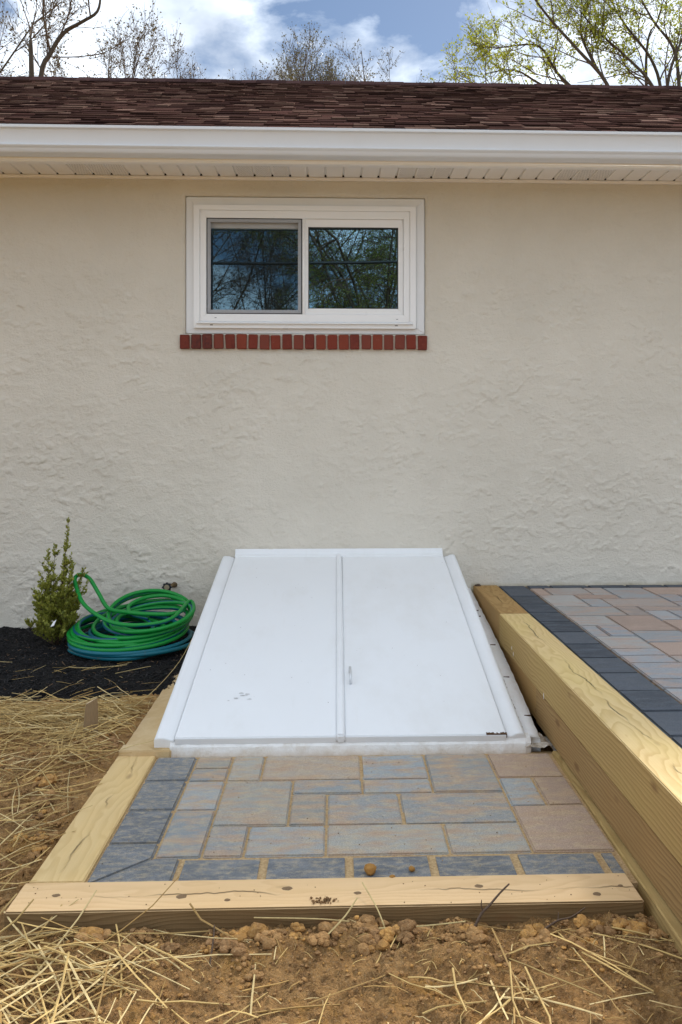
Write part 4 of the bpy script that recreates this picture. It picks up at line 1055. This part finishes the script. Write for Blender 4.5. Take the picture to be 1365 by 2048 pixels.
# a few stalks leaning on the front timber and the curb
for pts, r in [([(.12, -3.10, -.03), (.10, -3.06, .008), (.065, -2.97, .030)], .0018), ([(-.02, -3.13, -.01), (.02, -3.09, .01), (.05, -3.055, .035)], .0019), ([(.10, -3.10, -.015), (.2, -3.10, -.012), (.31, -3.09, -.008)], .0018),
               ([(-.20, -3.07, .0), (-.05, -3.075, -.003), (.03, -3.08, -.008)], .0016), ([(-.84, -1.99, .012), (-.76, -1.94, .030), (-.62, -1.90, .050)], .0013), ([(-.86, -1.45, .03), (-.80, -1.28, .06), (-.74, -1.05, .12), (-.705, -.80, .20)], .0013),
               ([(-1.30, -.90, .062), (-1.16, -.935, .066), (-1.02, -.89, .068)], .0014), ([(-1.05, -1.0, .055), (-.92, -.93, .066), (-.9, -.92, .066)], .0014)]:
    b.tube(catmull(pts, 4), r, 5, True, (.60, .47, .22, 1))
tag(b.build('straw', M_straw, color=True), 'loose golden straw stalks scattered over the soil', None, None, 'stuff')

# ------------------------------------------------------------------ stake, twigs, leaf
b = MB(); k = 9; sx, sy = -.975, -1.70; v = []
for zi, (z, r) in enumerate([(-.06, .030), (.03, .029), (.09, .026), (.128, .022)]):
    for i in range(k):
        a = 6.283 * i / k; rr2 = r * (1 + .12 * math.sin(3 * a + 1)); v.append((sx + rr2 * math.cos(a) + z * .05, sy + rr2 * .7 * math.sin(a), z + (.012 * math.cos(a) if zi == 3 else 0)))
f = [(j * k + i, j * k + (i + 1) % k, (j + 1) * k + (i + 1) % k, (j + 1) * k + i) for j in range(3) for i in range(k)] + [tuple(range(3 * k, 4 * k))]
b.add([(x - sx, y - sy, z) for x, y, z in v], f); me = b.mesh('wooden_stake'); me.transform(Matrix.Rotation(math.radians(90), 4, 'Y')); me.materials.append(M_stake); me.materials.append(Mat('cut_wood', .8, (.62, .47, .29), .2).m); me.polygons[len(me.polygons) - 1].material_index = 1
o = bpy.data.objects.new('wooden_stake', me); o.location = (sx, sy, 0); o.rotation_euler = (0, math.radians(-90), 0); link(o)
tag(o, 'short weathered wooden stake standing in the straw', 'stake')
def twig(paths, lab, name='twig'):
    b = MB()
    for pts, r in paths: b.tube(catmull(pts, 4), [r * (1 - .5 * i / (4 * (len(pts) - 1))) for i in range(4 * (len(pts) - 1) + 1)], 6)
    return tag(b.build(name, M_twig, smooth=True), lab, 'twig', 'twigs by the front timber')
twig([([(.325, -3.10, -.03), (.350, -3.075, .0), (.372, -3.06, .012), (.405, -3.03, .028), (.432, -3.01, .040)], .0042), ([(.356, -3.07, .004), (.352, -3.07, .020), (.353, -3.068, .032)], .002)], 'dark forked twig poking up across the front timber')
twig([([(.50, -3.10, -.025), (.535, -3.09, -.01), (.57, -3.08, -.008), (.61, -3.06, .004)], .003), ([(.535, -3.09, -.012), (.54, -3.075, .002)], .0016)], 'thin brown twig lying against the right of the front timber')
twig([([(-.288, -3.20, -.045), (-.29, -3.12, -.02), (-.292, -3.09, -.005)], .0026)], 'thin dark upright twig in the soil among the left straw')
twig([([(-1.62, -2.10, .0), (-1.50, -2.02, .012), (-1.40, -1.93, .018), (-1.34, -1.90, .016)], .006)], 'grey stick lying in the straw at the left edge')
b = MB(); lump(b, (.835, -.035, .305), .012, I2, (1, 1, 1, 1)); tag(b.build('pebble', M_twig), 'small dark debris where timber wall meets the house wall', 'debris')

# ------------------------------------------------------------------ trees
class Tree:
    def __init__(s, seed): s.r = np.random.RandomState(seed); s.tr = MB(); s.tw = MB(); s.lf = MB(); s.cfg = {}
    def path(s, pts, r0, r1, lvl):
        pts = catmull(pts, 4); n = len(pts); rad = [r0 + (r1 - r0) * i / (n - 1) for i in range(n)]
        (s.tr if lvl < 2 else s.tw).tube(pts, rad, (8, 6, 4, 3, 3)[min(lvl, 4)], lvl < 1); return pts, rad
    def kids(s, pts, rad, lvl, lo=.25):
        c = s.cfg; n = len(pts); k = c['n'][lvl]; k = s.r.poisson(k) if lvl else k
        tot = sum((Vector(pts[i + 1]) - Vector(pts[i])).length for i in range(n - 1))
        for j in range(k):
            t = lo + (1 - lo) * (j + s.r.rand()) / max(k, 1); i = min(int(t * (n - 1)), n - 2); p = Vector(pts[i]); ax = (Vector(pts[i + 1]) - p).normalized()
            a = s.r.uniform(0, 6.28); u = ax.cross(Vector((.2, .3, .9))).normalized(); w = ax.cross(u); an = math.radians(s.r.uniform(*c['ang']))
            d = ax * math.cos(an) + (u * math.cos(a) + w * math.sin(a)) * math.sin(an)
            s.grow(p, d, c['len'][lvl] * s.r.uniform(.6, 1.2) * (1.15 - .5 * t), max(rad[i] * .55, c['rmin']), lvl + 1)
    def grow(s, p, d, L_, r, lvl):
        c = s.cfg; n = 6 if lvl < 3 else 4; pts = [Vector(p)]; d = Vector(d).normalized()
        for i in range(n):
            d = (d + Vector(s.r.normal(0, c['wig'], 3)) + Vector((0, 0, c['trop']))).normalized(); pts.append(pts[-1] + d * L_ / n)
        rad = [r * (1 - .65 * i / n) for i in range(n + 1)]
        (s.tr if lvl < 2 else s.tw).tube(pts, rad, (8, 6, 4, 3, 3)[min(lvl, 4)], False)
        if lvl < c['max']: s.kids(pts, rad, lvl)
        if lvl >= c['leaf_from']:
            for i in range(1, n + 1):
                if s.r.rand() < c['leaf']: s.cluster(pts[i])
    def cluster(s, p):
        c = s.cfg
        for k in range(c['per']):
            L_ = c['ls'] * s.r.uniform(.6, 1.3); d = Vector(s.r.normal(0, 1, 3)) + Vector((0, 0, c.get('lz', .2))); d.normalize(); sd = d.cross(Vector(s.r.normal(0, 1, 3)))
            if sd.length < 1e-3: continue
            sd.normalize(); q = Vector(p) + Vector(s.r.normal(0, c['ls'] * .5, 3)); g = s.r.uniform(.6, 1.3); cc_ = tuple(v * g for v in c['lc']) + (1,); w = L_ * c.get('lw', .55)
            s.lf.add([q, q + d * L_ * .5 + sd * w * .5, q + d * L_, q + d * L_ * .5 - sd * w * .5], [(0, 1, 2, 3)], cc_)
    def finish(s, name, lab, base, lmat, group):
        t = thing(name, lab, 'tree', base, group); s.tr.build('trunk', M_bark, t, smooth=True)
        cr = s.tw.build('crown', M_twig, t, smooth=True)
        if s.lf.v: s.lf.build('leaves', lmat, cr, color=True)
        return t
GB = 'trees behind the house'
# left bare tree with two stems
T = Tree(3); T.cfg = dict(n=[0, 7, 5, 4, 0], len=[0, 1.3, .75, .42, .25], ang=(20, 55), rmin=.004, wig=.13, trop=.10, max=4, leaf_from=3, leaf=.5, per=1, ls=.045, lc=(.13, .095, .035), lw=.5)
p1, r1 = T.path([(-4.75, 9, -.1), (-4.78, 9, 3), (-4.86, 9, 5.5), (-4.882, 9, 6.995), (-4.90, 9, 7.61)], .085, .030, 0)
for a, d, l in [(.0, (-.35, .1, .9), 1.4), (0, (.25, -.1, 1), 1.5), (0, (-.1, .3, 1), 1.2), (0, (.5, .2, .7), 1.0)]: T.grow(p1[-1], d, l, .010, 2)
p2, r2 = T.path([(-4.78, 9, 3), (-4.80, 9.02, 5.4), (-4.738, 9, 6.997), (-4.588, 9, 7.392), (-4.382, 9, 7.724), (-4.089, 9, 7.913), (-3.842, 9, 8.086), (-3.78, 9, 8.40), (-3.70, 9, 8.9)], .050, .012, 1)
T.kids(p2[9:], r2[9:], 1, .0)
p3, r3 = T.path([(-4.572, 9, 7.344), (-4.184, 9.1, 7.399), (-3.787, 9.2, 7.517), (-3.4, 9.3, 7.8)], .012, .005, 2); T.kids(p3, r3, 2, .1)
p4, r4 = T.path([(-4.63, 9, 7.30), (-4.62, 8.9, 7.8), (-4.63, 8.8, 8.5), (-4.6, 8.8, 9.2)], .011, .005, 2); T.kids(p4, r4, 2, .1)
T.finish('bare_tree', 'bare forked tree with bent limb behind the roof at left', (-4.75, 9, 0), M_brownbud, GB)
def small_tree(seed, x, y, top, lab, lmat, lc, leaf, per, ls, spread=(18, 45), nlimb=7, n=None, trop=.08, fork=.62, tilt=0, r0=.14, wide=42):
    T = Tree(seed); T.cfg = dict(n=n or [0, 8, 6, 4, 0], len=[0, top * .15, top * .075, top * .04, .25], ang=spread, rmin=.0045, wig=.12, trop=trop, max=4, leaf_from=3, leaf=leaf, per=per, ls=ls, lc=lc)
    fk = top * fork; pts, rad = T.path([(x, y, -.1), (x + .1, y, fk * .4), (x - .05, y + .1, fk * .8), (x, y, fk)], r0, r0 * .55, 0)
    for k in range(nlimb):
        a = 6.28 * k / nlimb + T.r.uniform(-.4, .4); an = math.radians(T.r.uniform(8, wide)); d = Vector((math.cos(a) * math.sin(an) + tilt, math.sin(a) * math.sin(an), math.cos(an)))
        T.grow(Vector((x, y, fk)), d, (top - fk) * T.r.uniform(.65, 1.0), r0 * .38, 1)
    return T, lab, (x, y, 0), lmat
for args in [dict(seed=5, x=-5.6, y=16, top=11.3, lab='bare twiggy tree beyond the ridge beside the forked tree', lmat=M_brownbud, lc=(.14, .10, .035), leaf=.6, per=1, ls=.06, tilt=.08, r0=.08),
             dict(seed=6, x=-3.6, y=16.5, top=11.0, lab='bare fan-shaped tree nearest the open cloud on the left', lmat=M_brownbud, lc=(.13, .09, .035), leaf=.5, per=1, ls=.055, nlimb=7, r0=.08),
             dict(seed=14, x=-9.0, y=15, top=12.2, lab='bare tree cut by the left edge of the sky', lmat=M_brownbud, lc=(.14, .10, .035), leaf=.6, per=1, ls=.06, r0=.09)]:
    T, lab, base, lm = small_tree(**args); T.finish('bare_tree', lab, base, lm, GB)
for args in [dict(seed=8, x=-1.35, y=22, wide=38, top=13.2, r0=.08, lab='small budding tree showing in the middle of the ridge', lmat=M_brownbud, lc=(.13, .13, .03), leaf=.9, per=1, ls=.06, nlimb=13, n=[0, 10, 6, 4, 0]),
             dict(seed=9, x=.55, y=22, wide=38, top=13.1, r0=.08, lab='small budding tree right of the middle of the ridge', lmat=M_brownbud, lc=(.13, .12, .03), leaf=.9, per=1, ls=.06, nlimb=12, n=[0, 10, 6, 4, 0])]:
    T, lab, base, lm = small_tree(**args); T.finish('budding_tree', lab, base, lm, GB)
# right tree, arching limbs with yellow-green leaflets
T = Tree(4); T.cfg = dict(n=[0, 9, 5, 4, 0], len=[0, 1.15, .60, .32, .2], ang=(22, 60), rmin=.0045, wig=.14, trop=.04, max=4, leaf_from=3, leaf=.55, per=3, ls=.044, lc=(.40, .42, .03), lz=.4, lw=.7)
T.path([(5.6, 10.4, -.1), (5.55, 10.4, 2.5), (5.5, 10.3, 4.6)], .20, .15, 0)
F = (5.5, 10.3, 4.5)
limbs = dict(a=[F, (5.1, 10.2, 6.4), (4.748, 10, 7.404), (4.544, 10, 7.743), (4.292, 10, 8.253), (4.276, 10, 8.58), (4.30, 10, 9.3)],
 b=[F, (5.0, 10, 6.6), (4.701, 9.9, 7.419), (4.166, 9.8, 7.955), (3.727, 9.7, 8.353), (3.414, 9.6, 8.658), (3.258, 9.6, 8.904), (3.0, 9.5, 9.2)],
 c=[F, (4.8, 10.3, 6.6), (4.355, 10.4, 7.398), (3.978, 10.5, 7.859), (3.665, 10.5, 8.321), (3.195, 10.6, 8.375), (2.852, 10.6, 8.307)],
 d=[F, (5.0, 10.6, 6.8), (4.575, 10.7, 7.401), (3.79, 10.8, 7.748), (3.289, 10.9, 8.066), (2.727, 10.9, 7.98)],
 e=[F, (5.75, 10, 6.6), (5.552, 10, 7.415), (5.079, 10, 7.938), (4.544, 10, 8.397), (4.25, 10, 8.75)],
 f=[F, (5.82, 10.2, 6.4), (5.774, 10.2, 7.418), (5.584, 10.2, 8.009), (5.174, 10.2, 8.533), (4.953, 10.2, 8.872), (4.7, 10.2, 9.4)],
 g=[F, (5.95, 9.8, 6.4), (5.932, 9.8, 7.421), (5.837, 9.8, 8.013), (5.489, 9.8, 8.475), (5.237, 9.8, 8.939), (5.1, 9.8, 9.4)],
 h=[F, (5.6, 9.7, 6.5), (5.679, 9.6, 7.417), (5.869, 9.6, 7.982), (6.074, 9.6, 8.36), (6.4, 9.6, 9.0)],
 i=[F, (5.55, 10.5, 6.5), (5.647, 10.6, 7.416), (5.647, 10.6, 8.166), (5.71, 10.6, 8.635), (5.869, 10.6, 8.888), (6.0, 10.6, 9.4)],
 j=[F, (5.95, 10.9, 6.5), (6.3, 11, 7.5), (6.5, 11, 8.2), (6.9, 11, 9.0)],
 k=[F, (4.5, 10.9, 6.3), (3.9, 11.2, 7.2), (3.3, 11.4, 7.7), (2.75, 11.5, 8.0), (2.35, 11.5, 8.15)])
for k, pth in limbs.items():
    pp, rr_ = T.path(pth, .040, .008, 1); q0 = int(len(pp) * .36); T.kids(pp[q0:], rr_[q0:], 1, 0.)
T.finish('maple_tree', 'arching tree with fresh yellow-green leaves above the roof at right', (5.6, 10.4, 0), M_bud, GB)
# trees across the yard (seen in the window glass)
GF = 'trees across the yard'
for args in [dict(seed=41, x=-3.0, y=-15, top=9.5, lab='bare tree mirrored in the left window pane', lmat=M_brownbud, lc=(.10, .09, .03), leaf=.35, per=1, ls=.05, fork=.26, nlimb=9, spread=(25, 70), n=[0, 10, 8, 5, 0], trop=.0, r0=.075),
             dict(seed=43, x=-5.2, y=-18, top=11, lab='bare tree mirrored behind the left pane tree', lmat=M_brownbud, lc=(.10, .09, .03), leaf=.35, per=1, ls=.05, fork=.25, nlimb=8, spread=(25, 70), n=[0, 9, 7, 5, 0], trop=.0, r0=.085),
             dict(seed=47, x=-1.5, y=-16.5, top=9.0, lab='thin bare tree mirrored where the two panes meet', lmat=M_brownbud, lc=(.10, .09, .03), leaf=.3, per=1, ls=.045, fork=.24, nlimb=8, spread=(25, 70), n=[0, 10, 8, 5, 0], trop=.0, r0=.06)]:
    T, lab, base, lm = small_tree(**args); T.finish('bare_tree', lab, base, lm, GF)
T, lab, base, lm = small_tree(seed=42, x=.9, y=-14, top=9.6, lab='dense drooping tree mirrored in the right window pane', lmat=M_bud, lc=(.045, .055, .018), leaf=.85, per=2, ls=.034, fork=.28, nlimb=13, spread=(30, 85), n=[0, 14, 9, 6, 0], trop=-.13, r0=.10)
T.finish('weeping_tree', lab, base, lm, GF)
# overhead cables and their poles, mirrored as dark lines
for (px_, top_) in ((-16, 5.6), (15, 5.7)):
    pl = thing('utility_pole', 'wooden utility pole far to the %s of the yard' % ('left' if px_ < 0 else 'right'), 'pole', (px_, -9.8, -.1), 'utility poles')
    b = MB(); b.tube([(px_, -9.8, -.1), (px_, -9.8, 3), (px_, -9.8, 6.4)], [.15, .13, .11], 12); b.build('post', M_bark, pl, smooth=True)
    b = MB(); b.box(px_ - .05, px_ + .05, -10.5, -9.1, 5.75, 5.85); b.build('crossarm', M_bark, pl)
for z_mid, sag, r, yy_, lab in ((4.25, 1.3, .028, -9.8, 'thick overhead cable mirrored across both window panes'), (4.75, .8, .012, -9.5, 'thin overhead cable mirrored above the thick one')):
    b = MB(); b.tube([(-16 + 31 * i / 40, yy_, z_mid + sag * ((i - 20) / 20) ** 2 + .008 * (i - 20)) for i in range(41)], r, 6); tag(b.build('utility_cable', M_cable, smooth=True), lab, 'cable', 'overhead cables')
